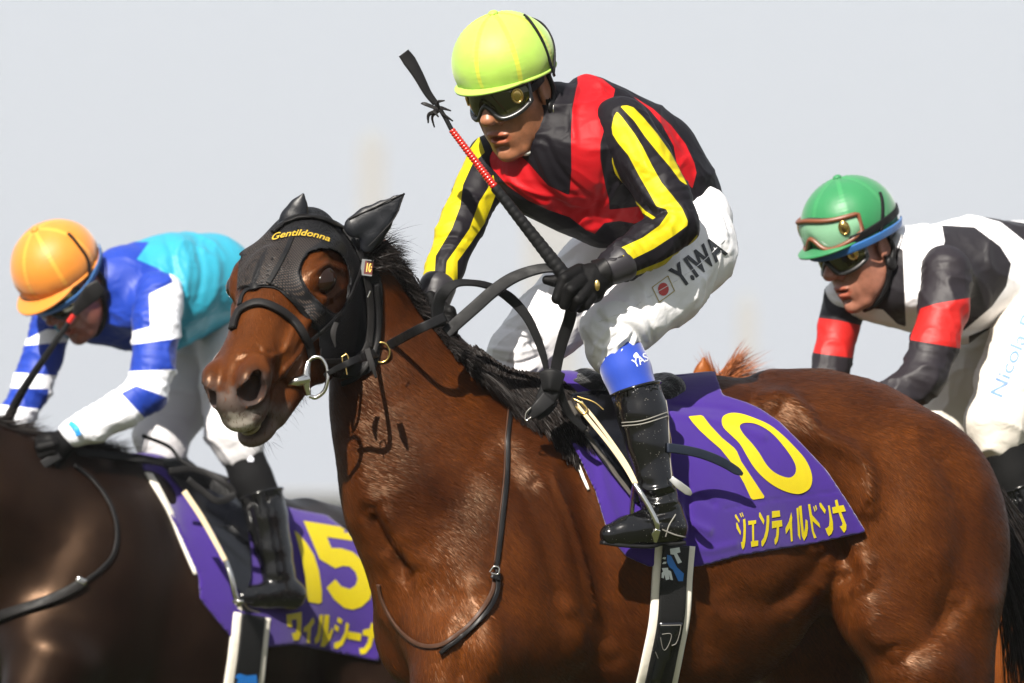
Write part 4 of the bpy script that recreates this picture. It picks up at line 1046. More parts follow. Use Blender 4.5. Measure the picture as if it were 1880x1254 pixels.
# chin strap and harness
mk_mesh('chin_strap', *merge([tube(np.array([H1.p(*q) for q in spline([(-2, 66, -18), (0, 62, -50), (14, 52, -82), (30, 30, -104), (34, 0, -112)], 8)]), 5/PPM, 8),
    tube(np.array([H1.p(*q) for q in spline([(-18, 66, 20), (-20, 68, -10), (-6, 68, -34), (4, 62, -56)], 8)]), 5/PPM, 8), uvsphere(H1.p(-6, 68, -36), 13, H1.A, 16, 10, (1, .6, 1.2))]), M_leather, rider)
mk_mesh('chin_cup', *uvsphere(H1.p(34, 26, -100), 13, H1.A, 16, 10, (1.3, 1, .6)), mat_plain('white plastic', (0.6, 0.6, 0.55, 1), 0.4), rider)
mk_mesh('strap_ring', *ring(H1.p(-8, 74, -42), H1.F, H1.U, 9, 13, 1.5), M_steel, rider)
# ---- silks
YEL = (0.46, 0.38, 0.006, 1); RED = (0.40, 0.006, 0.010, 1); BLK = (0.0075, 0.0062, 0.0088, 1)
s = Shape()
s.ell(W(1070, 290, -115), (150, 118, 95), [nrm((.86, .30, -.40)), nrm((.33, -.94, 0)), nrm((.38, .12, .9))], 40)
s.chain([(W(1045, 235, -140), 70), (W(1130, 290, -90), 108), (W(1215, 340, -40), 92), (W(1245, 375, -20), 84)], 40)
s.chain([(W(905, 318, -60), 42), (W(1000, 300, -110), 78), (W(1110, 265, -165), 72), (W(1148, 250, -190), 52)], 40)
s.cone(W(975, 330, -110), W(1110, 385, -70), 62, 72, 40)
s.cone(W(1085, 200, -100), W(1210, 275, -50), 62, 70, 40)
s.cone(W(1020, 215, -150), H1.p(-26, 4, -70), 66, 54, 22)
s.fnprim(lambda X, Y, Z: -((X-W(1288, 380, 0)[0])*.93+(Z-W(1288, 380, 0)[2])*.30+(Y)*.1)*1.0, *s.bounds(0.2), k=6, op='-') if False else None
V, F = mesh_shape(s, 3.6, smooth=2)
mpx = toPx(V)
fold1 = [([(985, 270), (1010, 330), (1050, 370)], 7, 5), ([(1000, 255), (1035, 320), (1090, 370)], 5, -4), ([(960, 290), (990, 340), (1040, 385)], 7, -4), ([(1105, 200), (1115, 260), (1108, 330), (1090, 400)], 6, -4),
    ([(1060, 150), (1050, 200), (1055, 260)], 6, 4), ([(1130, 330), (1110, 370), (1060, 400)], 8, -5), ([(1150, 350), (1130, 400), (1080, 425)], 7, 4), ([(1180, 370), (1150, 420)], 6, -4), ([(930, 320), (960, 350), (1010, 380)], 6, 4),
    ([(1240, 240), (1270, 300), (1280, 370)], 7, -3), ([(1210, 220), (1245, 280)], 6, 3), ([(1265, 290), (1290, 330)], 6, 4), ([(1090, 150), (1140, 170), (1185, 205)], 6, 3)]
V = fabric_push(V, F, fold1, 2.3, 21, (9, 9, 13)); mpx = toPx(V)
XZ = lambda pts, f=2.613, ox=740, oy=0: [(ox+x/f, oy+y/f) for x, y in pts]
REDP = [XZ([(832, 300), (870, 340), (960, 380), (1018, 428), (1000, 500), (980, 545), (975, 590), (960, 640), (946, 690), (946, 760), (955, 810), (968, 880), (988, 960), (990, 1006), (1140, 990), (1230, 1040), (1110, 1072), (1040, 1060), (965, 1070), (920, 1122), (880, 1106), (800, 1042), (700, 1008), (600, 962), (500, 890), (430, 812), (385, 735), (360, 655), (385, 640), (405, 690), (470, 738), (560, 745), (600, 780), (660, 850), (695, 890), (798, 938), (808, 820), (806, 640), (812, 520), (830, 430), (838, 400)]),
        XZ([(1100, 460), (1200, 522), (1285, 600), (1355, 690), (1397, 780), (1408, 830), (1388, 905), (1350, 860), (1312, 780), (1298, 700), (1240, 595), (1180, 525)])]
rm = np.min([polysdf(mpx, p) for p in REDP], 0)
N = vnormals(V, F)
yel2 = np.full(len(V), 50.0)
M_silk = mat_cloth('racing silks', BLK, 0.55, 0.0, 0.05, 0.2, crease=.5, masks=(('red', RED),), spec=0.14, var=0.05)
jacket = mk_mesh('jacket', V, F, M_silk, rider, attrs={'red': rm})
bvJ = bvh_of(V, F)
# collar
s = Shape(); s.cone(H1.p(-22, 2, -62), W(1016, 238, -152), 57, 66, 8); s.cone(H1.p(-22, 2, -40), W(1016, 238, -152), 50, 40, 4, '-')
V, F = mesh_shape(s, 3.2); V = fabric_push(V, F, [([(1010, 180), (1020, 230), (1000, 280)], 4, -3), ([(1022, 175), (1038, 215), (1026, 262)], 4, 3)], 1.0, 3)
mk_mesh('collar', V, F, mat_cloth('black collar', BLK, 0.42, 0.1, 0.1, 0.2), jacket)
def sleeve(ch, k, folds, seed, amp, stripe, cut, mat, parent, rot=None, name='sleeve', attrn='yel', sc=(16, 16, 16), wr=26, wamp=1.1, step=3.4):
    s = Shape(); s.chain([(W(*a), r) for a, r in ch], k)
    V, F = mesh_shape(s, step, smooth=2)
    # small wrinkles running round the arm
    C = np.array([W(*a) for a, r in ch]); T = np.zeros(len(V)); best = np.full(len(V), 1e9); acc = 0
    for i in range(len(C)-1):
        ab = C[i+1]-C[i]; L = np.linalg.norm(ab); t = np.clip((V-C[i])@ab/L**2, 0, 1); d = np.linalg.norm(V-C[i]-t[:, None]*ab, axis=1)
        m = d < best; T[m] = acc+t[m]*L; best[m] = d[m]; acc += L
    N = vnormals(V, F); Pn = V*6
    ph = T*wr*10+noise(Pn, seed)*5; w_ = np.clip(noise(V*9, seed+4)*1.4+.3, 0, 1)
    V = V+N*((np.abs(np.sin(ph*.5))**.7*2-1)*w_*wamp/PPM)[:, None]
    V = fabric_push(V, F, folds, amp, seed, sc); q = toPx(V)
    at = {attrn: np.min([polysdf(q, p) for p in stripe], 0) if stripe else np.full(len(V), 9.0)}
    return mk_mesh(name, V, F, mat, parent, attrs=at), V, F
M_slv = mat_cloth('striped sleeve', BLK, 0.55, 0.0, 0.05, 0.2, crease=.5, masks=(('yel', YEL),), spec=0.14, var=0.05)
SL_N = [((1140, 232, -190), 56), ((1178, 290, -222), 52), ((1222, 365, -250), 47), ((1238, 412, -264), 43), ((1195, 448, -295), 42), ((1150, 475, -322), 36), ((1126, 490, -338), 31)]
STR_N = [XZ([(1040, 508), (1075, 505), (1105, 515), (1150, 560), (1220, 642), (1290, 742), (1340, 840), (1367, 892), (1330, 868), (1280, 800), (1220, 730), (1160, 655), (1110, 582), (1062, 532)]),
    XZ([(1000, 610), (1010, 560), (1026, 533), (1050, 560), (1110, 640), (1150, 705), (1195, 795), (1240, 875), (1290, 935), (1340, 1000), (1366, 1060), (1364, 1082), (1300, 1130), (1200, 1195), (1080, 1254), (1028, 1196), (1150, 1140), (1230, 1082), (1272, 1022), (1262, 1004), (1215, 990), (1188, 940), (1130, 840), (1080, 745), (1030, 685), (1005, 645)]),
    XZ([(1003, 748), (1012, 790), (1042, 860), (1100, 948), (1160, 1010), (1212, 1044), (1196, 1052), (1140, 1017), (1080, 948), (1030, 862), (1002, 805)]),
    [(1281, 430), (1262, 452), (1215, 480), (1160, 502), (1160, 508), (1220, 490), (1275, 455)]]
slN, sV, sF = sleeve(SL_N, 16, [([(1150, 300), (1180, 350), (1220, 395)], 6, 4), ([(1226, 385), (1200, 392), (1185, 380)], 5, -6), ([(1232, 402), (1214, 420), (1180, 436)], 5, -4), ([(1250, 370), (1262, 400), (1250, 430)], 6, 4), ([(1150, 225), (1175, 270), (1190, 320)], 8, 3)], 31, 1.2, STR_N, None, M_slv, jacket)
SL_F = [((905, 292, -60), 46), ((880, 345, -95), 43), ((852, 405, -130), 40), ((838, 432, -145), 38), ((818, 490, -180), 35), ((800, 540, -210), 29)]
STR_F = [[(880, 250), (890, 280), (868, 300), (850, 340), (845, 380), (830, 420), (800, 470), (795, 560), (760, 560), (762, 500), (790, 430), (830, 350), (850, 290)],
    [(905, 320), (915, 345), (890, 410), (862, 450), (840, 480), (840, 520), (816, 530), (820, 480), (838, 455), (862, 420), (880, 370), (896, 345)]]
slF, fV, fF = sleeve(SL_F, 16, [([(800, 440), (830, 432), (860, 442)], 5, -5), ([(800, 455), (826, 450), (850, 458)], 4, 4), ([(835, 350), (870, 362), (900, 355)], 5, 3)], 41, 1.2, STR_F, None, M_slv, jacket)
M_cuff = mat_cloth('dark cuff', (0.018, 0.016, 0.020, 1), 0.45, 0.1, 0.1, 0.15)
s = Shape(); s.cone(W(1140, 483, -332), W(1112, 500, -346), 35, 27, 4); V, F = mesh_shape(s, 3); mk_mesh('cuff', V, F, M_cuff, jacket)
s = Shape(); s.cone(W(803, 528, -206), W(796, 562, -220), 34, 27, 4); V, F = mesh_shape(s, 3); mk_mesh('cuff', V, F, M_cuff, jacket)
# ---- gloves
M_glove = mat_cloth('black glove', (0.0035, 0.0033, 0.0035, 1), 0.6, 0.0, 0.3, 0.3, spec=0.12)
gN = glove('glove', (1112, 502, -346, 25), (1080, 522, -362, 30), [((1085, 505, -360), (1060, 510, -370), 22, 20), ((1088, 535, -362), (1065, 542, -372), 22, 18)],
    [[(1058, 500, -380, 13), (1036, 512, -402, 11), (1022, 548, -400, 9.5), (1032, 553, -384, 8)],
     [(1066, 516, -386, 13), (1048, 532, -410, 11), (1036, 559, -398, 9.5), (1044, 560, -380, 8)],
     [(1076, 532, -386, 12.5), (1062, 550, -402, 11), (1052, 564, -388, 9), (1056, 558, -372, 8)],
     [(1084, 546, -382, 11.5), (1074, 560, -390, 10), (1064, 566, -376, 8), (1066, 560, -364, 7)]],
    [(1064, 498, -368, 14), (1040, 508, -374, 12), (1018, 516, -376, 10.5), (1004, 514, -374, 8.5)], M_glove, rider)
mk_mesh('wrist_strap', *px_strap([(1092, 478, -352), (1104, 484, -374), (1112, 502, -378), (1110, 520, -368)], [16, 22, 24, 20], 3, [(0, -.5, .8), (-.3, -.9, .3), (0, -1, 0), (0, -.9, -.4)]), M_leather, gN)
mk_mesh('glove_badge', *uvsphere(W(1096, 524, -388), 8, None, 12, 8, (.7, .4, 1.3)), M_brass, gN)
gF = glove('glove', (797, 560, -222, 25), (792, 585, -232, 28), [((785, 580, -232), (790, 610, -240), 22, 20), ((810, 575, -236), (812, 600, -240), 20, 18)],
    [[(806, 566, -250, 13), (826, 572, -266, 11), (834, 590, -262, 9), (826, 598, -252, 8)],
     [(804, 582, -254, 13), (822, 592, -272, 11), (832, 606, -268, 9), (824, 612, -256, 8)],
     [(802, 598, -252, 12), (820, 610, -268, 10.5), (828, 620, -262, 9), (820, 622, -250, 8)],
     [(800, 610, -248, 11), (812, 622, -260, 9.5), (820, 630, -256, 8), (812, 630, -246, 7)]],
    [(786, 560, -240, 13), (790, 545, -254, 11), (796, 560, -270, 9.5), (806, 572, -276, 8)], M_glove, rider)
mk_mesh('wrist_strap', *px_strap([(776, 556, -238), (790, 562, -254), (806, 566, -254), (818, 560, -240)], 16, 3, [(-.6, -.8, 0), (-.2, -1, 0), (.2, -1, 0), (.7, -.7, 0)]), M_leather, gF)
# ---- breeches
M_white = mat_cloth('white breeches', (0.66, 0.655, 0.67, 1), 0.5, 0.05, 0.05, 0.3, spec=0.3, var=0.05, wrs=22, crease=.4)
s = Shape()
s.ell(W(1262, 420, -5), (82, 110, 100), None, 30)
s.chain([(W(1275, 405, -50), 70), (W(1268, 462, -90), 82), (W(1218, 525, -160), 74), (W(1160, 575, -222), 66), (W(1124, 602, -258), 58), (W(1126, 634, -264), 50)], 24)
s.chain([(W(1190, 425, 70), 72), (W(1100, 505, 110), 78), (W(1010, 590, 100), 66), (W(950, 652, 88), 56), (W(935, 676, 86), 46)], 24)
s.cone(W(1122, 640, -264), W(1142, 652, -268), 50, 40, 6)
s.cone(W(1139, 654, -268), W(1160, 730, -280), 41, 36, 3, '-')
V, F = mesh_shape(s, 3.6, smooth=2)
folds = [([(1085, 560), (1110, 590), (1160, 600), (1195, 640)], 6, -5), ([(1075, 600), (1105, 640), (1150, 620)], 5, 4), ([(1150, 560), (1175, 590), (1190, 630)], 6, 6), ([(1165, 550), (1195, 590), (1200, 640)], 5, -5),
    ([(1090, 650), (1100, 625), (1120, 600)], 4, 3.5), ([(1108, 656), (1118, 630), (1135, 612)], 3.5, -3.5), ([(1128, 650), (1136, 630), (1150, 616)], 3.5, 3.5), ([(1146, 642), (1154, 626), (1164, 612)], 3, -3), ([(1160, 636), (1168, 620)], 3, 3),
    ([(1170, 520), (1195, 545), (1200, 570)], 5, -3), ([(1300, 350), (1325, 400), (1335, 460)], 7, 4), ([(1315, 360), (1338, 420)], 5, -4), ([(1290, 540), (1320, 490), (1335, 440)], 8, -3), ([(1240, 580), (1290, 530), (1320, 470)], 9, 3),
    ([(900, 640), (950, 645), (1000, 635)], 5, 4), ([(905, 660), (950, 668), (990, 655)], 4, -3.5), ([(925, 600), (960, 605), (1000, 590)], 5, -3), ([(920, 690), (960, 684), (985, 672)], 4, 3.5), ([(1010, 560), (1050, 575), (1080, 560)], 5, 3), ([(1000, 500), (1060, 470)], 8, -3)]
V = fabric_push(V, F, folds, 2.0, 51, (11, 11, 11))
br = mk_mesh('breeches', V, F, M_white, rider); bvB = bvh_of(V, F)
bvBS = bvh_of(np.concatenate([V, sV]), np.concatenate([F, sF+len(V)]))
mk_mesh('lettering', *text_on('Y.IWA', (1252, 528), (84, -64), (-21, -34), bvB, 0.035, -0.1, 1.5, step=5), mat_plain('black lettering', (0.012, 0.014, 0.018, 1), 0.5), br)
fl = [(1197, 528), (1226, 507), (1238, 534), (1210, 555)]
def outline(p, w_): return [[p[i], p[(i+1) % len(p)]] for i in range(len(p))]
mk_mesh('flag', *poly_on(bvB, [[(1218+11*math.cos(a)*.9, 531+12*math.sin(a)) for a in np.linspace(0, 2*math.pi, 20, endpoint=False)]], 1.4/PPM, 4), mat_plain('flag red', (0.5, 0.03, 0.02, 1), 0.5), br)
mk_mesh('flag_border', *merge([strap_on(q, 1.6, bvB, 1, 0.6, 4, 0) for q in outline(fl, 1)]), mat_plain('flag gold', (0.45, 0.36, 0.12, 1), 0.5), br)
mk_mesh('seam', *merge([tube_on([(1100+0, 590), (1150, 570), (1200, 540), (1250, 510), (1290, 480), (1330, 440)], 0.9, bvB)]), M_white, br)
# socks and boots
M_sock = mat_cloth('blue sock', (0.005, 0.040, 0.34, 1), 0.7, 0.3, 0.3, 0.1)
s = Shape(); s.chain([(W(1128, 626, -262), 41), (W(1136, 648, -266), 43), (W(1150, 680, -276), 44), (W(1166, 724, -284), 42)], 12); V, F = mesh_shape(s, 3.4); sk = mk_mesh('sock', V, F, M_sock, rider); bvS = bvh_of(V, F)
mk_mesh('sock_lettering', *text_on('YASU', (1166, 675), (36, -20), (-7, -14), bvS, 0.01, 0, 1.2, step=3), mat_plain('pale knit', (0.6, 0.62, 0.7, 1), 0.6), sk)
mk_mesh('sock_badge', *poly_on(bvS, [[(1168+5*math.cos(a), 653+5*math.sin(a)*(1+.25*math.sin(3*a))) for a in np.linspace(0, 2*math.pi, 16, endpoint=False)]], 1.3/PPM, 3), mat_plain('pale knit badge', (0.6, 0.62, 0.7, 1), 0.6), sk)
s = Shape(); s.chain([(W(935, 672, 88), 46), (W(930, 720, 100), 42), (W(960, 790, 120), 40)], 12); V, F = mesh_shape(s, 3.6); mk_mesh('sock', V, F, M_sock, rider)
M_boot = mat_leather('patent boot leather', (0.0022, 0.0022, 0.0025, 1), 0.16, 60, 0.4, 0.2)
_bt = NT('boot specks'); bpy.data.materials.remove(_bt.m)
def speck(m, sc=180, c=(0.16, 0.15, 0.13, 1), lo=.035):
    tt_ = m.node_tree; b = tt_.nodes['Principled BSDF']; src = b.inputs['Base Color'].links[0].from_socket
    v = tt_.nodes.new('ShaderNodeTexVoronoi'); v.inputs['Scale'].default_value = sc; tc = tt_.nodes.new('ShaderNodeTexCoord'); tt_.links.new(tc.outputs['Object'], v.inputs['Vector'])
    n_ = tt_.nodes.new('ShaderNodeTexNoise'); n_.inputs['Scale'].default_value = 30; tt_.links.new(tc.outputs['Object'], n_.inputs['Vector'])
    a = tt_.nodes.new('ShaderNodeMath'); a.operation = 'MULTIPLY'; tt_.links.new(n_.outputs['Fac'], a.inputs[0]); a.inputs[1].default_value = lo*4.4
    q = tt_.nodes.new('ShaderNodeMath'); q.operation = 'LESS_THAN'; tt_.links.new(v.outputs['Distance'], q.inputs[0]); tt_.links.new(a.outputs[0], q.inputs[1])
    x = tt_.nodes.new('ShaderNodeMixRGB'); tt_.links.new(q.outputs[0], x.inputs[0]); tt_.links.new(src, x.inputs[1]); x.inputs[2].default_value = c; tt_.links.new(x.outputs[0], b.inputs['Base Color'])
speck(M_boot, 130, lo=.045)
def boot(shaft, foot, folds, parent, seed=3):
    s = Shape(); s.chain([(W(*a), r) for a, r in shaft], 12)
    for i in range(len(foot)-1): s.cone(W(*foot[i][:3]), W(*foot[i+1][:3]), foot[i][3], foot[i+1][3], 14)
    top = W(*shaft[0][0]); ax = nrm(np.array(W(*shaft[1][0]))-top)
    cut = top+ax*0.01
    s.cone(top-ax*.05, top+ax*.02, shaft[0][1]*.95, shaft[0][1]*.93, 2, '-')
    V, F = mesh_shape(s, 3.0, smooth=2)
    keep = ((V-cut)@ax) > -0.004
    V = V.copy(); below = ((V-cut)@ax); V[~keep] -= ax*(below[~keep]+0.004)[:, None]
    N = vnormals(V, F); V = V+N*(noise(V*np.array([14, 14, 30]), seed)*0.0012)[:, None]
    V = sculpt(V, N, folds); b = mk_mesh('boot', V, F, M_boot, parent)
    e1 = nrm(np.cross(ax, [0, 1, 0])); e2 = np.cross(ax, e1); rr = shaft[0][1]
    mk_mesh('boot_rim', *ring(cut-ax*.006, e1, e2, rr*.99, rr*.99, 3.2, n=48), M_boot, b); return b, V, F
b1, bV, bF = boot([((1166, 712, -284), 46), ((1180, 760, -288), 46), ((1190, 815, -292), 41), ((1200, 875, -298), 34), ((1208, 905, -300), 33), ((1216, 940, -300), 36)],
    [(1222, 950, -300, 33), (1232, 968, -302, 29), (1185, 970, -318, 31), (1150, 976, -333, 27), (1121, 981, -345, 20)],
    [([(1168, 888), (1195, 900), (1230, 892)], 4, 5), ([(1172, 902), (1200, 914), (1236, 905)], 4, -5), ([(1176, 918), (1205, 926), (1240, 920)], 4, 5), ([(1165, 934), (1200, 944), (1240, 938)], 5, -5), ([(1150, 946), (1190, 955), (1235, 950)], 4, 3)], rider)
bvBt = bvh_of(bV, bF)
M_stitch = mat_plain('pale stitching', (0.20, 0.19, 0.17, 1), 0.6)
mk_mesh('stitching', *merge([tube_on([(1142, 776), (1180, 772), (1224, 757)], 1.1, bvBt), tube_on([(1143, 782), (1180, 778), (1225, 764)], 1.1, bvBt), tube_on([(1121, 716), (1150, 712), (1180, 705), (1208, 695)], 1.3, bvBt),
    tube_on([(1216, 700), (1226, 760), (1229, 830), (1234, 885)], 1.0, bvBt), tube_on([(1240, 945), (1228, 965), (1222, 985)], 1.2, bvBt), tube_on([(1215, 972), (1240, 982), (1258, 986)], 1.4, bvBt)]), M_stitch, b1)
mk_mesh('sole', *px_strap([(1104, 996, -347), (1140, 1001, -336), (1185, 1003, -320), (1210, 998, -308), (1232, 998, -302), (1258, 996, -300)], [22, 34, 38, 32, 36, 30], 7, (0, 0.05, -1)), M_rubber, b1)
mk_mesh('boot_tab', *px_strap([(1232, 878, -328), (1246, 890, -330), (1262, 902, -326), (1269, 908, -322)], [10, 14, 14, 6], 3), mat_plain('reflective tab', (0.35, 0.35, 0.34, 1), 0.25, 0.6), b1)
boot([((955, 770, 118), 44), ((975, 830, 128), 40), ((1000, 900, 132), 34), ((1012, 950, 132), 34)], [(1015, 960, 130, 32), (960, 995, 118, 24), (920, 1000, 105, 16)], [], rider)
# ---- whip
whip = thing('whip', 'black and red riding whip held upright in the front jockey\'s left hand', 'whip', tuple(W(1040, 520, -385)))
WP = [(1052, 524, -384), (1030, 494, -386), (990, 440, -390), (948, 386, -394), (910, 345, -398)]
def ribbed(a, b, r, n, amp, seg=14):
    P = np.array([W(*a)+(W(*b)-W(*a))*t for t in np.linspace(0, 1, n*6+1)]); rr = r*(1+amp*np.abs(np.sin(np.linspace(0, n*math.pi, n*6+1)))); return tube(P, rr/PPM, seg)
mk_mesh('grip', *ribbed((1060, 536, -382), (908, 343, -396), np.linspace(13.5, 8.5, 20*6+1), 20, .07), M_rubber, whip)
mk_mesh('red_binding', *ribbed((908, 343, -396), (829, 238, -402), np.linspace(6.2, 5.2, 22*6+1), 22, .22), mat_plain('red binding', (0.45, 0.014, 0.008, 1), 0.3, 0, .5, .3), whip)
mk_mesh('shaft', *px_tube([(829, 238, -402), (815, 212, -403), (795, 182, -404)], [4.6, 4.2, 4.0], 8), M_rubber, whip)
mk_mesh('whip_flap', *px_strap([(800, 190, -404), (785, 170, -405), (768, 138, -406), (752, 112, -406), (741, 97, -407)], [11, 14, 19, 24, 21], 5, (.25, -1, .15)), M_leather, whip)
mk_mesh('whip_tassel', *merge([px_strap([(808, 202, -406), (790+d0, 192+e0, -410+f0), (790+d0*1.9, 192+e0*1.9, -410+f0*2)], [6, 7, 2], 2, (.3*i_, -1, .3)) for i_, (d0, e0, f0) in enumerate([(-9, -1, 3), (8, 12, -4), (20, 6, 4), (-2, 18, 0), (14, -4, -3), (22, 16, 2), (4, 22, 5)])]), M_leather2, whip)
# ------------------------------------------------ saddle cloth, saddle, girth
def barrel_shape():
    s = Shape(); E = lambda c, r, k=40, ax=BODY: s.ell(c, r, ax, k)
    E(W(1200, 1015, -20), (340, 212, 296), 60); E(W(930, 1010, -150), (215, 178, 292), 70); E(W(1370, 860, 50), (220, 165, 158), 80); E(W(1525, 903, 120), (262, 188, 216), 80)
    E(W(1640, 1000, 165)+LT*.125, (182, 116, 238), 70)
    s.chain([(W(955, 745, -130), 40), (W(1040, 742, -95), 40), (W(1130, 775, -50), 60), (W(1300, 770, 20), 70)], 80)
    for sg in (1, -1):
        E(W(905, 1030, -160)+LT*sg*.115, (150, 95, 235), 60, BODY)
    return s
BS = barrel_shape()
BMID = W(1250, 900, 0)
def fold_body(P):
    """fold far side of the body onto the near side (mirror in the body's middle plane), then project"""
    l = (P-BMID)@LT; Q = P+LT[None]*(np.maximum(-l, 0)*2)[:, None]; return toPx(Q)
CLOTH = [(1012, 640), (1012, 742), (1036, 790), (1066, 846), (1092, 900), (1106, 946), (1118, 985), (1150, 1022), (1190, 1040), (1258, 1044), (1299, 1037), (1356, 1021), (1423, 1010), (1491, 999), (1590, 977), (1556, 921), (1518, 864), (1472, 815), (1432, 774), (1396, 750), (1372, 739), (1328, 725), (1300, 640)]
zc = W(0, 985, -260)[2]
lo = W(985, 1060, -420); hi = W(1620, 640, 420)
lo[1] = -0.62; hi[1] = 0.62
clV, clF = shell(BS, lo, hi, 4.2, lambda P: polysdf(fold_body(P), CLOTH), 3.0, 9, zclamp=zc, smooth=2)
N = vnormals(clV, clF)
dd = (noise(clV*np.array([5, 5, 3]), 61)*4.0+noise(clV*np.array([13, 13, 6]), 62)*1.6)*np.clip((toPx(clV)[:, 0]-1000)/90, 0, 1)
out_ = np.where(np.abs(N@LT) > 0.2, np.sign((clV-BMID)@LT), 0)
clV = clV+LT[None]*(dd*out_/PPM)[:, None]
q = toPx(clV); near = (clV-BMID)@LT > 0
def push_side(V, strokes):
    q = toPx(V); add = np.zeros(len(V))
    for pts, wd, h in strokes: add += h*np.exp(-(linesdf(q, spline(pts, 5))/wd)**2)
    return V+LT[None]*(add*((V-BMID)@LT > 0)/PPM)[:, None]
clV = push_side(clV, [([(1240, 760), (1330, 775), (1400, 800)], 9, 4), ([(1235, 745), (1320, 750), (1370, 765)], 6, -3), ([(1245, 930), (1270, 960), (1300, 975)], 8, 5), ([(1262, 900), (1262, 980), (1270, 1035)], 9, -5), ([(1280, 910), (1310, 925)], 7, -3),
    ([(1330, 935), (1420, 918), (1540, 902)], 1.8, -1.6), ([(1100, 850), (1110, 900), (1130, 960)], 10, 4), ([(1255, 1000), (1300, 1010), (1350, 1000)], 8, 3)])
M_purple = mat_cloth('purple saddle cloth', (0.034, 0.0095, 0.165, 1), 0.8, 0.25, 0.4, 0.25, spec=0.15, var=0.14, wrs=10)
cloth = thing('saddle_cloth', 'purple saddle cloth printed 10 in yellow on the bay horse', 'saddle cloth', tuple(W(1300, 900, 0)))
mk_mesh('cloth', clV, clF, M_purple, cloth); bvC = bvh_of(clV, clF)
Z1 = lambda pts: [(1220+x/3.6875, 720+y/3.6875) for x, y in pts]
ONE = Z1([(163, 166), (172, 162), (245, 155), (262, 162), (310, 225), (390, 310), (470, 375), (490, 400), (520, 470), (600, 590), (676, 705), (672, 718), (600, 728), (585, 718), (540, 620), (500, 550), (440, 460), (380, 385), (310, 325), (240, 260), (190, 205)])
ZO = Z1(spline([(387, 195), (400, 160), (450, 140), (520, 145), (610, 175), (710, 220), (800, 290), (880, 370), (950, 450), (990, 530), (1000, 600), (980, 655), (930, 685), (880, 688), (800, 665), (720, 620), (650, 560), (600, 500), (560, 435), (510, 350), (450, 290), (400, 240)], 3, True))
ZI = Z1(spline([(510, 240), (520, 215), (560, 206), (620, 215), (690, 250), (750, 300), (810, 370), (860, 440), (888, 500), (885, 550), (850, 578), (800, 570), (740, 540), (690, 490), (640, 410), (590, 345), (540, 290)], 3, True))
mk_mesh('number', *poly_on(bvC, [ONE], 1.8/PPM, 7), M_yel, cloth)
mk_mesh('number', *poly_on(bvC, [[ZO, ZI]], 1.8/PPM, 7), M_yel, cloth)
KANA = [  # each glyph a list of pieces traced in the enlarged view
 [[(476, 832), (484, 826), (508, 868), (506, 885), (478, 846)], [(484, 886), (492, 882), (517, 945), (514, 968), (488, 922)], [(507, 822), (513, 818), (524, 842), (520, 850)], [(520, 816), (526, 814), (536, 838), (533, 848)], [(531, 862), (546, 856), (551, 900), (550, 960), (548, 1010), (541, 1048), (530, 1066), (522, 1050), (517, 1016), (527, 1012), (533, 970), (535, 920)]],
 [[(566, 872), (620, 866), (620, 890), (606, 893), (607, 1006), (635, 1004), (634, 1040), (588, 1048), (584, 1012), (594, 1009), (592, 896), (568, 900)]],
 [[(640, 816), (648, 814), (676, 868), (672, 898), (640, 842)], [(692, 836), (708, 833), (710, 870), (706, 930), (697, 975), (684, 1012), (664, 1046), (657, 1040), (655, 1010), (672, 985), (684, 940), (690, 885)]],
 [[(727, 806), (780, 801), (784, 842), (728, 851)], [(727, 874), (795, 866), (798, 908), (776, 912), (775, 960), (768, 1005), (752, 1034), (746, 1026), (744, 998), (755, 975), (760, 916), (728, 922)]],
 [[(858, 812), (865, 850), (863, 880), (868, 1008), (856, 1012), (848, 920), (822, 962), (818, 922), (842, 875)]],
 [[(893, 786), (908, 780), (910, 850), (918, 930), (920, 1004), (912, 985), (903, 968), (900, 880)], [(909, 772), (928, 768), (934, 850), (944, 950), (952, 918), (955, 860), (968, 870), (972, 920), (965, 970), (945, 1006), (930, 975), (918, 870)]],
 [[(971, 760), (986, 757), (998, 830), (1048, 888), (1055, 920), (1002, 872), (1010, 940), (1030, 985), (1012, 990), (997, 940), (984, 850)], [(1006, 776), (1012, 772), (1022, 800), (1018, 812)], [(1018, 768), (1026, 764), (1033, 790), (1028, 802)]],
 [[(1048, 752), (1058, 748), (1092, 798), (1086, 824), (1052, 776)], [(1106, 768), (1118, 767), (1128, 820), (1140, 880), (1142, 930), (1130, 960), (1112, 975), (1100, 955), (1088, 922), (1100, 920), (1114, 905), (1118, 860), (1113, 810)]],
 [[(1134, 780), (1160, 774), (1153, 732), (1170, 727), (1180, 770), (1212, 764), (1228, 806), (1196, 812), (1216, 860), (1232, 900), (1230, 930), (1216, 952), (1206, 940), (1186, 908), (1200, 905), (1206, 890), (1190, 850), (1178, 815), (1140, 822)]],
]
for gl in KANA: mk_mesh('lettering', *poly_on(bvC, [Z1(p) for p in gl], 1.8/PPM, 6), M_yel, cloth)
# white pad edge at the front
M_pad = mat_cloth('white felt', (0.66, 0.62, 0.54, 1), 0.9, 0.2, 0.4, 0.3, spec=0.1)
pad = tag(mk_mesh('saddle_pad', *strap_on([(1004, 752), (1030, 800), (1058, 852), (1080, 900)], 14, bvH, 5, 0.5, 8, 3, w1=5), M_pad, None), 'white felt pad edge showing in front of the number 10 saddle cloth', 'saddle pad')
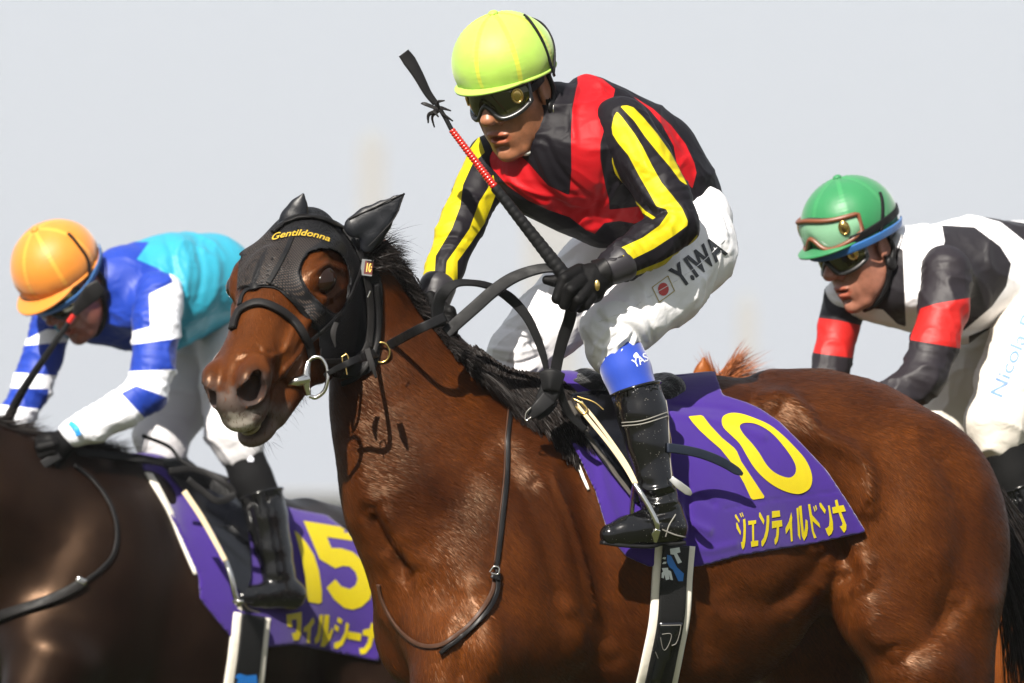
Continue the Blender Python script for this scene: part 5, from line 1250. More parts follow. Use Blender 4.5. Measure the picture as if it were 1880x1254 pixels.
# saddle
bvAll = bvh_of(np.concatenate([clV, HV]), np.concatenate([clF, HF+len(clV)]))
saddle = thing('saddle', 'small black racing saddle with fleece seat under the leg of the front jockey', 'saddle', tuple(W(1140, 720, -60)))
s = Shape(); s.chain([(W(1040, 712, -100), 24), (W(1078, 708, -86), 28), (W(1130, 722, -60), 30), (W(1190, 735, -35), 34), (W(1218, 716, -28), 32)], 22, ax=BODY, sc=(1, 2.2, 1))
V, F = mesh_shape(s, 3.6); N = vnormals(V, F); V = V+N*(noise(V*60, 8)*.002+noise(V*140, 9)*.001)[:, None]
M_fleece = mat_cloth('black fleece', (0.007, 0.007, 0.008, 1), 0.95, 0.5, 1.0, 0.8, spec=0.05, wrs=90)
mk_mesh('seat', V, F, M_fleece, saddle)
M_flap = mat_leather('saddle flap', (0.0035, 0.004, 0.006, 1), 0.2, 200, 0.4, 0.2)
fl_ = [(1034, 738), (1060, 722), (1110, 720), (1160, 735), (1205, 745), (1212, 800), (1205, 860), (1190, 915), (1172, 925), (1150, 905), (1118, 865), (1085, 820), (1055, 775)]
V, F = poly_on(bvAll, [spline(fl_, 4, True)], 5/PPM, 10); 
fp = mk_mesh('flap', V, F, M_flap, saddle); md = fp.modifiers.new('thick', 'SOLIDIFY'); md.thickness = 0.005; md.offset = 1
mk_mesh('flap_edge', *strap_on([(1040, 745), (1062, 785), (1092, 830), (1128, 875), (1158, 912)], 8, bvAll, 4, 9), mat_leather('dull grey edging', (0.05, 0.045, 0.04, 1), .7), saddle)
mk_mesh('flap_lettering', *text_on('SPRO', (1096, 812), (32, 46), (6, -9), bvAll, 0.02, 0, 11, step=3), mat_plain('blue white print', (0.45, 0.55, 0.75, 1), 0.4), saddle) if False else None
M_tan = mat_plain('tan webbing', (0.52, 0.42, 0.27, 1), 0.75)
mk_mesh('stirrup_leather', *px_strap([(1058, 742, -288), (1085, 775, -300), (1120, 818, -312), (1148, 858, -322), (1167, 892, -334)], [7, 7, 7, 7, 6], 2.5), M_tan, saddle)
mk_mesh('stirrup_leather', *px_strap([(1066, 738, -284), (1094, 772, -296), (1128, 818, -308), (1153, 856, -320), (1169, 888, -334)], [6, 6, 6, 6, 6], 2.5), M_tan, saddle)
mk_mesh('girth_buckle', *merge([px_tube([(1052, 732, -290), (1068, 740, -294), (1078, 752, -296), (1070, 760, -296), (1056, 746, -294)], 2, 8), px_tube([(1060, 728, -288), (1090, 738, -292), (1108, 752, -294)], 1.6, 8)]), M_brass, saddle)
stir = mk_mesh('stirrup', *merge([px_tube([(1166, 890, -338), (1178, 908, -346), (1194, 935, -350), (1205, 960, -350), (1206, 972, -346)], [5, 5.5, 5.5, 6, 5], 10), px_tube([(1166, 890, -338), (1162, 915, -300), (1160, 945, -270), (1166, 985, -262)], [5, 5, 5, 5], 10),
    px_strap([(1208, 972, -350), (1196, 992, -335), (1182, 1000, -300), (1168, 992, -264)], [10, 22, 24, 16], 5, (-.3, -.2, -1))]), M_steel, saddle)
mk_mesh('surcingle_strap', *px_strap([(1225, 822, -322), (1255, 826, -300), (1290, 834, -274), (1325, 848, -250), (1352, 864, -232), (1363, 871, -226)], [17, 17, 17, 17, 15, 6], 3.5, (.2, -1, .1)), mat_leather('navy leather', (0.012, 0.016, 0.026, 1), 0.4), saddle)
# girth
girth = thing('girth', 'black elastic girth with white fleece edges and blue print below the number 10 cloth', 'girth', tuple(W(1220, 1150, -250)))
GL = [(1238, 1000), (1233, 1060), (1229, 1130), (1216, 1200), (1203, 1262), (1190, 1310)]
mk_mesh('fleece_lining', *strap_on(GL, 76, bvH, 8, 0.5, 10, 4), M_pad, girth)
gv, gf = strap_on(GL, 50, bvH, 5, 9.5, 10, 4); t = NT('elastic webbing'); wv = t.n('ShaderNodeTexVoronoi'); wv.inputs['Scale'].default_value = 260; tc = t.n('ShaderNodeTexCoord'); t.l(tc.outputs['Object'], wv.inputs['Vector'])
t.col((0.0045, 0.0045, 0.005, 1)); t.set(rough=.55, spec=.3); t.bump(wv.outputs['Distance'], 0.6, 0.0012)
mk_mesh('webbing', gv, gf, t.m, girth); bvG = bvh_of(gv, gf)
M_wp = mat_plain('white print', (0.62, 0.66, 0.66, 1), 0.5); M_bp = mat_plain('blue print', (0.012, 0.16, 0.55, 1), 0.5)
ZG = lambda pts: [(1080+x/2.186, 680+y/2.186) for x, y in pts]
for _p in ([(276, 735), (306, 732), (304, 741), (276, 744)], [(278, 752), (312, 750), (310, 758), (278, 760)], [(280, 770), (314, 768), (312, 776), (280, 778)], [(283, 795), (320, 792), (326, 838), (312, 842), (306, 820), (300, 850), (284, 850)], [(328, 716), (366, 710), (370, 730), (356, 734), (376, 770), (360, 776), (344, 740), (330, 738)], [(318, 800), (332, 806), (340, 842), (330, 840)]):
    pv_, pf_ = poly_on(bvG, [ZG(_p)], 1.5/PPM, 5)
    if len(pf_): mk_mesh('print', pv_, pf_, M_wp, girth)
mk_mesh('print', *poly_on(bvG, [ZG([(316, 740), (332, 744), (356, 790), (384, 816), (380, 846), (362, 846), (340, 800), (326, 790), (316, 770)])], 2.0/PPM, 5), M_bp, girth)
bl = spline([(1206, 1146), (1250, 1144), (1249, 1182), (1236, 1200), (1234, 1240), (1226, 1256), (1204, 1256), (1200, 1215), (1204, 1200)], 3, True)
V, F = poly_on(bvG, [ZG([(266, 1015), (380, 1012), (372, 1094), (340, 1110), (332, 1150), (310, 1180), (290, 1254), (250, 1254), (272, 1160), (252, 1110)])], 4/PPM, 8); bb = mk_mesh('buckle_guard', V, F, M_flap, girth); md = bb.modifiers.new('thick', 'SOLIDIFY'); md.thickness = .003
bvGG = bvh_of(V, F)
mk_mesh('stitching', *merge([tube_on(ZG(p), .7, bvGG, .2, 6, 5) for p in ([(274, 1024), (372, 1022)], [(372, 1022), (365, 1088), (335, 1104)], [(288, 1060), (334, 1058), (318, 1110), (300, 1120), (288, 1060)], [(274, 1026), (262, 1100), (280, 1155)])]), M_stitch, girth)
# breastplate strap
bvHC = bvAll
neck = thing('neck_strap', 'thin dark brown leather strap looped round the chest of the bay horse', 'strap', tuple(W(860, 1000, -420)))
mk_mesh('strap', *strap_on([(938, 730), (935, 765), (932, 800), (931, 850), (926, 910), (920, 970), (914, 1020), (909, 1045)], 9, bvH, 4, 2, 8, 3), M_leather, neck)
mk_mesh('strap', *strap_on([(908, 1050), (903, 1085), (885, 1120), (862, 1148), (838, 1166), (812, 1184), (780, 1186), (750, 1170), (722, 1138), (703, 1100), (697, 1072)], 8, bvH, 4, 2, 8, 3), M_brown, neck)
mk_mesh('strap', *strap_on([(912, 1046), (910, 1085), (893, 1125), (868, 1156), (844, 1172), (826, 1186), (812, 1200)], 8, bvH, 4, 7, 8, 3), M_leather, neck)
mk_mesh('strap_edge', *strap_on([(932, 750), (928, 800), (925, 860), (920, 915), (914, 975), (907, 1035)], 2.5, bvH, 5, 2.5, 8, 3), M_brown, neck)
hb_ = hit(908, 1046, bvH)[0]; dB = hb_[1]*PPM-14
mk_mesh('buckle', *px_tube([(899, 1050, dB), (907, 1040, dB), (916, 1043, dB), (914, 1054, dB), (901, 1052, dB)], 1.5, 8), M_steel, neck)
mk_mesh('keeper', *strap_on([(898, 1060), (915, 1064)], 8, bvH, 3, 12, 4, 0), M_leather, neck)
# ------------------------------------------------ coat: short hair lying along the body
def coat_hair(V, F, n, H, mat, parent, seed, ln=14, wd=0.00095, zmin=0.75):
    r = np.random.default_rng(seed)
    T3 = np.concatenate([F[:, [0, 1, 2]], F[:, [0, 2, 3]]]); a, b, c = V[T3[:, 0]], V[T3[:, 1]], V[T3[:, 2]]
    nn = np.cross(b-a, c-a); ar = np.linalg.norm(nn, axis=1); nn /= ar[:, None]+1e-12
    L = H.loc((a+b+c)/3); head = (L[:, 0] > -120) & (np.abs(L[:, 1]) < 130) & (L[:, 2] > -200) & (L[:, 0] < 380)
    wt = ar*np.where(((a[:, 2]) > zmin), 1, 0.02)*np.where(nn[:, 1] < 0.35, 1.0, .25)*np.where(head & (L[:, 0] > 225), .15, 1)*np.where(head, .8, 1)
    i = r.choice(len(T3), n, p=wt/wt.sum()); u = r.random((n, 1)); v = r.random((n, 1)); m = (u+v) > 1; u = np.where(m, 1-u, u); v = np.where(m, 1-v, v)
    P = a[i]+(b[i]-a[i])*u+(c[i]-a[i])*v; N = nn[i]
    fl = np.array([.75, .35, -.62])[None]+np.stack([noise(P*3, 1), noise(P*3, 2), noise(P*3, 3)], 1)*.45+r.normal(size=(n, 3))*.10
    hd = head[i]; fl[hd] = H.f*.6+H.u*-.5+r.normal(size=(hd.sum(), 3))*.12
    D = fl-N*(fl*N).sum(1)[:, None]; D /= np.linalg.norm(D, axis=1)[:, None]+1e-9
    D = D+N*(.09+.09*r.random((n, 1))); D /= np.linalg.norm(D, axis=1)[:, None]
    S = np.cross(D, N); S /= np.linalg.norm(S, axis=1)[:, None]; S = S+N*r.normal(size=(n, 1))*.17
    l = ((ln*(.6+.8*r.random(n)))*np.where(hd, .45, 1))[:, None]/PPM; w = wd/2
    V3 = np.stack([P-S*w, P+S*w, P+D*l*.5+S*w*.8, P+D*l*.5-S*w*.8, P+D*l-N*l*.08], 1).reshape(-1, 3)
    k = np.arange(n)[:, None]*5; F3 = np.concatenate([np.concatenate([k, k+1, k+2], 1), np.concatenate([k, k+2, k+3], 1), np.concatenate([k+3, k+2, k+4], 1)])
    br = np.repeat(.5+1.1*r.random(n)**1.4, 5)
    return mk_mesh('coat_hair', V3, F3, mat, parent, attrs={'br': br, 'sooty_shade': np.repeat(sooty_shade(P), 5)}) if True else None
t = NT('bay coat hair'); n3 = t.noise(5, 4); c_ = t.mix(t.ramp(n3, [(.35, 0.0), (.65, 1.0)]), (0.040, 0.0098, 0.0019, 1), (0.074, 0.0200, 0.0035, 1)); c_ = t.mix(t.attr('sooty_shade'), c_, t.mix(1.0, c_, (0.42, 0.34, 0.34, 1), 'MULTIPLY'))
vm = t.n('ShaderNodeVectorMath', operation='SCALE'); t.l(c_, vm.inputs[0]); t.l(t.attr('br'), vm.inputs['Scale']); t.col(vm.outputs[0]); t.set(rough=.40, spec=.18); t.b.inputs['Specular Tint'].default_value = (1.0, .66, .42, 1)
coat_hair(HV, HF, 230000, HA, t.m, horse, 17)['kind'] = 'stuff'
# ------------------------------------------------ mane and tail
def mane(crest, H_, n, mat, parent, seed, side=1, L0=90, L1=150, wd=1.5, bv=None, fly=0.03, wind=(.9, .35, -.05)):
    r = np.random.default_rng(seed); C = spline(crest, 20); t = r.random(n); i = t*(len(C)-1); i0 = i.astype(int).clip(0, len(C)-2)
    P = C[i0]+(C[i0+1]-C[i0])*(i-i0)[:, None]
    clump = np.sin(t*60+np.sin(t*17)*3)
    off = r.normal(size=(n, 1))*.012
    P = P+LT[None]*off+np.array([0, 0, 1])*r.random((n, 1))*.006
    wn = nrm(wind)
    T_ = np.gradient(C, axis=0)[i0]; T_ /= np.linalg.norm(T_, axis=1)[:, None]
    D = wn[None]*(.9)+LT[None]*(.45*side)+np.array([0, 0, 1])*(.25+.25*clump)[:, None]+r.normal(size=(n, 3))*.16; D /= np.linalg.norm(D, axis=1)[:, None]
    ln = (L0+(L1-L0)*t+r.normal(size=n)*18+clump*14)/PPM
    return P, D, np.abs(ln)
cr = [W(690, 470, -305), W(720, 520, -285), W(768, 592, -255), W(820, 650, -250), W(862, 676, -225), W(930, 716, -180), W(990, 730, -130), W(1015, 735, -118)]
P, D, ln = mane(cr, HA, 9000, M_black_hair, horse, 5)
tt = np.clip((P[:, 0]-W(700, 0, 0)[0])/(W(1010, 0, 0)[0]-W(700, 0, 0)[0]), 0, 1)
ln = ln*(0.45+0.75*np.clip((tt-.25)/.5, 0, 1))
D = D+(np.array([.55, -.15, -.75])[None]-D)*np.clip(tt*1.5-.05, 0, .85)[:, None]+LT[None]*.25; D /= np.linalg.norm(D, axis=1)[:, None]
V, F = strand_mesh(P, D, ln, 0.0016, 0.55, 0.30, 6, seed=3)
# keep the hair outside the neck
def lift(V, bv, off=0.004, base=None):
    out = V.copy(); r = np.random.default_rng(9)
    for i, v in enumerate(V):
        loc, nn, ix, dist = bv.find_nearest(Vector(v), 0.08)
        if loc is None: continue
        dv = Vector(v)-loc
        if dv.dot(nn) < off: out[i] = np.array(loc+nn*(off+r.random()*.010))
    return out
V = lift(V, bvH)
mane_o = mk_mesh('mane', V, F, M_black_hair, horse)
# forelock end, poll tuft, whiskers, chin hair
r_ = np.random.default_rng(4)
n = 420; P = np.array([W(686+r_.normal()*7, 470+r_.normal()*14, -335+r_.normal()*8) for _ in range(n)]); D = nrm((.75, 0, .35))[None]+r_.normal(size=(n, 3))*.35; D /= np.linalg.norm(D, axis=1)[:, None]
V, F = strand_mesh(P, D, np.abs(50+r_.normal(size=n)*16)/PPM, 0.0018, 0.8, 0.6, 5, seed=8); mk_mesh('poll_hair', V, F, M_black_hair, horse)
n = 46; P = np.array([HA.p(215+r_.random()*75, -20+r_.random()*50, -120-r_.random()*6) for _ in range(n)]); D = -HA.u[None]+HA.s[None]*.2+r_.normal(size=(n, 3))*.3; D /= np.linalg.norm(D, axis=1)[:, None]
V, F = strand_mesh(P, D, np.abs(26+r_.normal(size=n)*10)/PPM, 0.0007, 0.1, 0.5, 4, seed=2); mk_mesh('whiskers', V, F, M_black_hair, horse)
n = 60; P = np.array([HA.p(90+r_.random()*110, 22+r_.random()*14, -136-r_.random()*6) for _ in range(n)]); D = -HA.u[None]+r_.normal(size=(n, 3))*.25; D /= np.linalg.norm(D, axis=1)[:, None]
V, F = strand_mesh(P, D, np.abs(20+r_.normal(size=n)*8)/PPM, 0.0008, 0.1, 0.5, 4, seed=12); mk_mesh('jaw_hair', V, F, M_black_hair, horse)
n = 2600; a = r_.random(n); P = np.array([W(1822+r_.normal()*9, 905+x*60+r_.normal()*8, 268+r_.normal()*12) for x in a]); D = nrm((.40, .30, -.8))[None]+r_.normal(size=(n, 3))*.12; D /= np.linalg.norm(D, axis=1)[:, None]
V, F = strand_mesh(P, D, np.abs(430+r_.normal(size=n)*70)/PPM, 0.003, 0.5, 0.25, 8, seed=6); mk_mesh('tail', V, F, M_black_hair, horse)
# ------------------------------------------------ the two horses behind
def rigid(a_from, a_to, yaw, pitch):
    """map the template horse: turn about z, then nose up/down about its own sideways axis, then move anchor to anchor"""
    Rz = np.array(Matrix.Rotation(math.radians(yaw), 3, 'Z')); l = Rz@LT
    Rp = np.array(Matrix.Rotation(math.radians(pitch), 3, Vector(l))); Rm = Rp@Rz; a_from = np.asarray(a_from); a_to = np.asarray(a_to)
    return (lambda V: (np.asarray(V)-a_from)@Rm.T+a_to), (lambda V: (np.asarray(V)-a_to)@Rm+a_from), Rm
def horse_obj(nm, neck, crest, H, T, mat, label, ears=False, eyec=None, mane_mat=None, nhair=2500, seed=1, wind=(.9, .35, -.05), h_scale=1.0):
    (V, F), sh = build_horse_mesh(neck, crest, H, False, ears)
    c, w_ = paint(V, H); ll = np.clip((0.78-V[:, 2])/0.1, 0, 1); c[ll > 0] = (0.012, 0.009, 0.008); w_ = np.maximum(w_, ll)
    ws = T[0](W(1000, 900, -100)); th = thing('racehorse', label, 'horse', (float(ws[0]), float(ws[1]), 0.0))
    N = vnormals(V, F); V = V+N*(noise(V*6, seed)*0.004+ridge(V*np.array([10, 10, 5]), seed+3)*0.0016)[:, None]
    V2 = T[0](V); mk_mesh('body', V2, F, mat, th, attrs={'zone': w_}, col=c)
    for g in (1, -1): 
        ev, ef = uvsphere(H.p(4, g*80, -2), 23, H.A); mk_mesh('eye', T[0](ev), ef, M_eye, th)
    cr = np.array([W(*a)+np.array([0, 0, r/PPM*.7]) for a, r in crest])
    P, D, ln = mane(cr, H, nhair, mane_mat, th, seed, wind=wind)
    mV, mF = strand_mesh(P, D, ln*h_scale, 0.0024, 0.3, 0.5, 6, seed=seed)
    mk_mesh('mane', T[0](mV), mF, mane_mat, th)
    r_ = np.random.default_rng(seed); n = 900; a = r_.random(n); P = np.array([W(1822+r_.normal()*9, 905+x*60+r_.normal()*8, 268+r_.normal()*12) for x in a]); D = nrm((.5, .2, -.8))[None]+r_.normal(size=(n, 3))*.12
    tV, tF = strand_mesh(P, D/np.linalg.norm(D, axis=1)[:, None], np.abs(400+r_.normal(size=n)*70)/PPM, 0.004, 0.5, 0.25, 6, seed=6); mk_mesh('tail', T[0](tV), tF, mane_mat, th)
    return th, V2, F
# left horse
NECK_C = [((470, 790, -330), 74), ((560, 815, -300), 92), ((690, 860, -260), 128), ((800, 915, -215), 170), ((880, 1010, -175), 225)]
CREST_C = [((470, 735, -335), 20), ((600, 735, -300), 22), ((740, 745, -262), 24), ((860, 738, -210), 28), ((955, 748, -140), 34)]
HC = Head(W(370, 840, -400), (-.70, -.45, -.55), (.54, -.84, 0))
TL = rigid(W(1010, 715, -110), W(262, 858, 2060), 16, -13)
M_coatL = coat_mat('dark brown coat', (0.0028, 0.0014, 0.0010, 1), (0.0052, 0.0025, 0.0017, 1), (0.012, 0.0065, 0.0045, 1), rough=0.36, fur=.6)
hL, LV, LF = horse_obj('left', NECK_C, CREST_C, HC, TL, M_coatL, 'dark brown racehorse on the left wearing the number 15 cloth', mane_mat=M_black_hair, seed=71, h_scale=.55)
bvL = bvh_of(LV, LF)
# right horse
HBr = HB; tip = HBr.p(-140, 60, 178)
TR_ = rigid(tip, W(1291, 655, 1010), -4, 0)
M_coatR = coat_mat('chestnut coat', (0.09, 0.022, 0.004, 1), (0.15, 0.038, 0.006, 1), (0.22, 0.07, 0.016, 1), rough=0.36)
M_chest_hair = mat_hair('chestnut hair', (0.16, 0.045, 0.015, 1), (0.30, 0.10, 0.035, 1))
hR, RV, RF = horse_obj('right', NECK_B, CREST_B, HBr, TR_, M_coatR, 'chestnut racehorse mostly hidden behind the bay horse, only ear and mane showing', ears=False, mane_mat=M_chest_hair, nhair=900, seed=81, wind=(.75, .2, .55), h_scale=.75)
mk_mesh('ear', *ear_shape([(1284, 742, 1000, 34), (1288, 706, 1000, 26), (1290, 682, 1000, 16), (1292, 656, 1000, 3)], (1, .5, 1), np.eye(3)), M_coatR, hR, attrs={'zone': np.zeros(1)}) if False else None
eV, eF = ear_shape([(1282, 744, 1000, 32), (1287, 708, 1000, 25), (1290, 682, 1000, 15), (1292, 656, 1000, 3)], (1, .5, 1), np.eye(3)); mk_mesh('ear', eV, eF, M_coatR, hR, attrs={'zone': np.zeros(len(eV))}, col=np.zeros((len(eV), 3)))
# loose blown forelock beside the ear
n = 700; r_ = np.random.default_rng(3); gsel = r_.integers(0, 6, n); gd = [(.9, 0, .55), (.75, .1, .75), (1, 0, .05), (1, 0, .3), (-.25, 0, .7), (.5, 0, .9)]
P = np.array([W(1305+r_.normal()*5+g*3, 712+r_.normal()*5, 1010+r_.normal()*10) for g in gsel]); D = np.array([nrm(gd[g]) for g in gsel])+r_.normal(size=(n, 3))*.06; D /= np.linalg.norm(D, axis=1)[:, None]
V, F = strand_mesh(P, D, np.abs(np.array([100, 95, 90, 112, 60, 88])[gsel]+r_.normal(size=n)*12)/PPM, 0.0022, 0.35, 0.35, 7, seed=4); mk_mesh('forelock', V, F, M_chest_hair, hR)
# ---- generic clothed rider
def rider_from(cfg):
    H = cfg['H']; th = thing('person', cfg['label'], 'person', tuple(cfg['loc']))
    s = Shape(); head_shape(s, H, .4); NBk = W(*cfg['neck']); s.cone(H.p(-18, 0, -60), NBk, 46, 50, 18)
    tor = [(W(*a), r*.62) for a, r in cfg['torso']]; s.chain([(NBk, 44)]+tor, 30)
    for k in ('armN', 'armF', 'legN', 'legF'): s.chain([(W(*a), r*.7) for a, r in cfg[k]], 16)
    for hn in cfg['hands']: s.cone(W(*hn[0]), W(*hn[1]), 20, 22, 10)
    V, F = mesh_shape(s, 5, smooth=2) if cfg.get('coarse', True) else mesh_shape(s, 4)
    lo, hi = s.bounds(.03); h = [(H.C[i]-(.16, .17, .19)[i], H.C[i]+(.16, .15, .17)[i]) for i in range(3)]
    g = []
    for i in range(3):
        seg = []
        if lo[i] < h[i][0]: seg.append((lo[i], h[i][0], 9/PPM))
        seg.append((max(lo[i], h[i][0]) if lo[i] >= h[i][0] else h[i][0], h[i][1], 3.0/PPM))
        if hi[i] > h[i][1]: seg.append((h[i][1], hi[i]+.02, 9/PPM))
        g.append(axis_grid(seg))
    V, F = mesh_shape(s, grids=g, smooth=2)
    mk_mesh('body', V, F, cfg['skin'], th, attrs={'lip': lipmask(V, H)})
    for sg in (1, -1): mk_mesh('eye', *uvsphere(H.p(60, sg*25, 3), 12, H.A), bpy.data.materials['eye'], th)
    hel, _ = dome(H, cfg['cover'], th, dict(r=(95, 88, 84), c=(10, 0, 58), peak=cfg.get('peak', 34), low=.60, droop=.3))
    ls = Shape(); ls.ell(H.p(-14, 0, 30), (78, 65, 50), H.A); ls.cone(H.p(-60, 0, 0), H.p(-40, 0, -30), 30, 36, 20); mk_mesh('helmet_lining', *mesh_shape(ls, 5), M_darkcap, hel)
    if cfg.get('band'):
        for (pts, wd, m) in cfg['band']: mk_mesh('helmet_band', *head_band(H, pts, 95, 88, (10, 0, 58), wd, 3, 1.5), m, hel)
    goggles(H, th, cfg.get('gframe', M_goggle), M_lens)
    if cfg.get('gog2'): goggles(H, th, cfg['gog2'], cfg['lens2'], du=54, dr=20, nm='spare_goggles')
    mk_mesh('chin_strap', *merge([tube(np.array([H.p(*q) for q in spline([(-2, 66, -18), (0, 62, -50), (14, 52, -82), (30, 30, -104), (34, 0, -112)], 8)]), 6/PPM, 8), tube(np.array([H.p(*q) for q in spline([(-18, 66, 20), (-20, 68, -10), (-6, 68, -34), (4, 62, -56)], 8)]), 6/PPM, 8), uvsphere(H.p(-6, 68, -36), 13, H.A, 16, 10, (1, .6, 1.2))]), M_leather, th)
    s = Shape(); s.chain([(W(*a), r) for a, r in cfg['torso']], 45)
    for a, b, ra, rb in cfg.get('torso_extra', []): s.cone(W(*a), W(*b), ra, rb, 40)
    s.cone(NBk, H.p(-26, 4, -66), 66, 56, 22)
    V, F = mesh_shape(s, 4.6, smooth=2); V = fabric_push(V, F, cfg.get('folds', []), 2.6, cfg['seed'], (8, 8, 11)); q = toPx(V)
    jk = mk_mesh('jacket', V, F, cfg['silk'], th, attrs={k: np.min([polysdf(q, p) for p in ps], 0) for k, ps in cfg['pat'].items()})
    for ch, st in (('armN', 'stN'), ('armF', 'stF')):
        sleeve(cfg[ch], 16, [], cfg['seed']+3, 2.2, cfg[st], None, cfg['slmat'], jk, sc=(14, 14, 14), step=4.4, attrn='band')
    s = Shape(); s.ell(W(*cfg['pelvis'][0]), cfg['pelvis'][1], None, 30)
    for k in ('legN', 'legF'): s.chain([(W(*a), r) for a, r in cfg[k][:cfg['nb']]], 24)
    V, F = mesh_shape(s, 4.6, smooth=2); V = fabric_push(V, F, cfg.get('bfolds', []), 2.6, cfg['seed']+7, (11, 11, 11))
    br = mk_mesh('breeches', V, F, cfg['brmat'], th); bv = bvh_of(V, F)
    if cfg.get('text'): mk_mesh('lettering', *text_on(*cfg['text'][0], bv, *cfg['text'][1]), cfg['text'][2], br)
    for nm, sh_, ft in cfg['boots']:
        ss = Shape(); ss.chain([(W(*a), r) for a, r in nm], 12); V, F = mesh_shape(ss, 4); mk_mesh('sock', V, F, cfg['sockm'], th)
        boot(sh_, ft, [], th, 5)
    return th, jk, br
def fist(name, c, axis, mat, parent, k=1.0, flip=1):
    """closed gloved hand round a rein: palm, four curled fingers, thumb; c authoring point, axis unit vectors (along wrist, across knuckles)"""
    C = W(*c); a = nrm(axis[0]); b = nrm(axis[1]); n_ = np.cross(a, b)*flip; p = lambda x, y, z: C+(a*x+b*y+n_*z)*k/PPM
    s = Shape(); s.cone(p(-34, 0, 0), p(-4, 0, 0), 24*k, 27*k, 10); s.cone(p(0, -12, 0), p(8, 14, 0), 24*k, 22*k, 8)
    for i, y in enumerate((-24, -8, 8, 22)):
        L = (30, 34, 32, 26)[i]
        s.chain([(p(10, y, 8), 12*k), (p(10+L*.6, y*1.02, 12), 11*k), (p(14+L*.7, y, -8), 10*k), (p(6+L*.2, y, -20), 8.5*k)], 3.5)
    s.chain([(p(-6, -26, 2), 12*k), (p(14, -34, -8), 10.5*k), (p(30, -26, -18), 9*k)], 4)
    V, F = mesh_shape(s, 3.2, smooth=2); return mk_mesh(name, V, F, mat, parent)
# ---- left rider
HL = PHead(W(132, 519, 1950), 45, 40, 0, 1.05)
BLU = (0.008, 0.038, 0.32, 1); CYA = (0.022, 0.28, 0.40, 1)
M_orange = cover_mat('orange helmet cover', (0.62, 0.21, 0.022, 1), (0.68, 0.30, 0.035, 1), 0.5)
M_blueband = mat_cloth('blue band', (0.018, 0.10, 0.28, 1), 0.6)
M_skin2 = skin_mat('reddish skin', (0.22, 0.075, 0.045, 1)); M_skin3 = skin_mat('fair skin', (0.34, 0.14, 0.09, 1))
X = lambda pts, f=2.41, ox=0, oy=360: [(ox+x/f, oy+y/f) for x, y in pts]
BLP = [X([(440, 200), (660, 203), (605, 280), (700, 320), (770, 380), (800, 420), (680, 470), (660, 560), (600, 640), (585, 720), (430, 680), (300, 620), (380, 500), (420, 300)]), X([(1080, 330), (1110, 300), (1115, 420), (1075, 440)])]
legLn = [((440, 560, 2200), 90), ((442, 640, 2170), 88), ((438, 720, 2110), 78), ((430, 790, 2060), 62), ((440, 822, 2060), 54), ((462, 880, 2050), 40), ((492, 960, 2040), 38), ((505, 1050, 2036), 32), ((500, 1090, 2030), 26)]
legLf = [((400, 560, 2260), 88), ((365, 650, 2280), 84), ((325, 740, 2260), 72), ((296, 800, 2240), 60), ((300, 826, 2240), 52), ((330, 890, 2270), 40), ((360, 960, 2290), 38), ((380, 1040, 2290), 30), ((372, 1080, 2280), 24)]
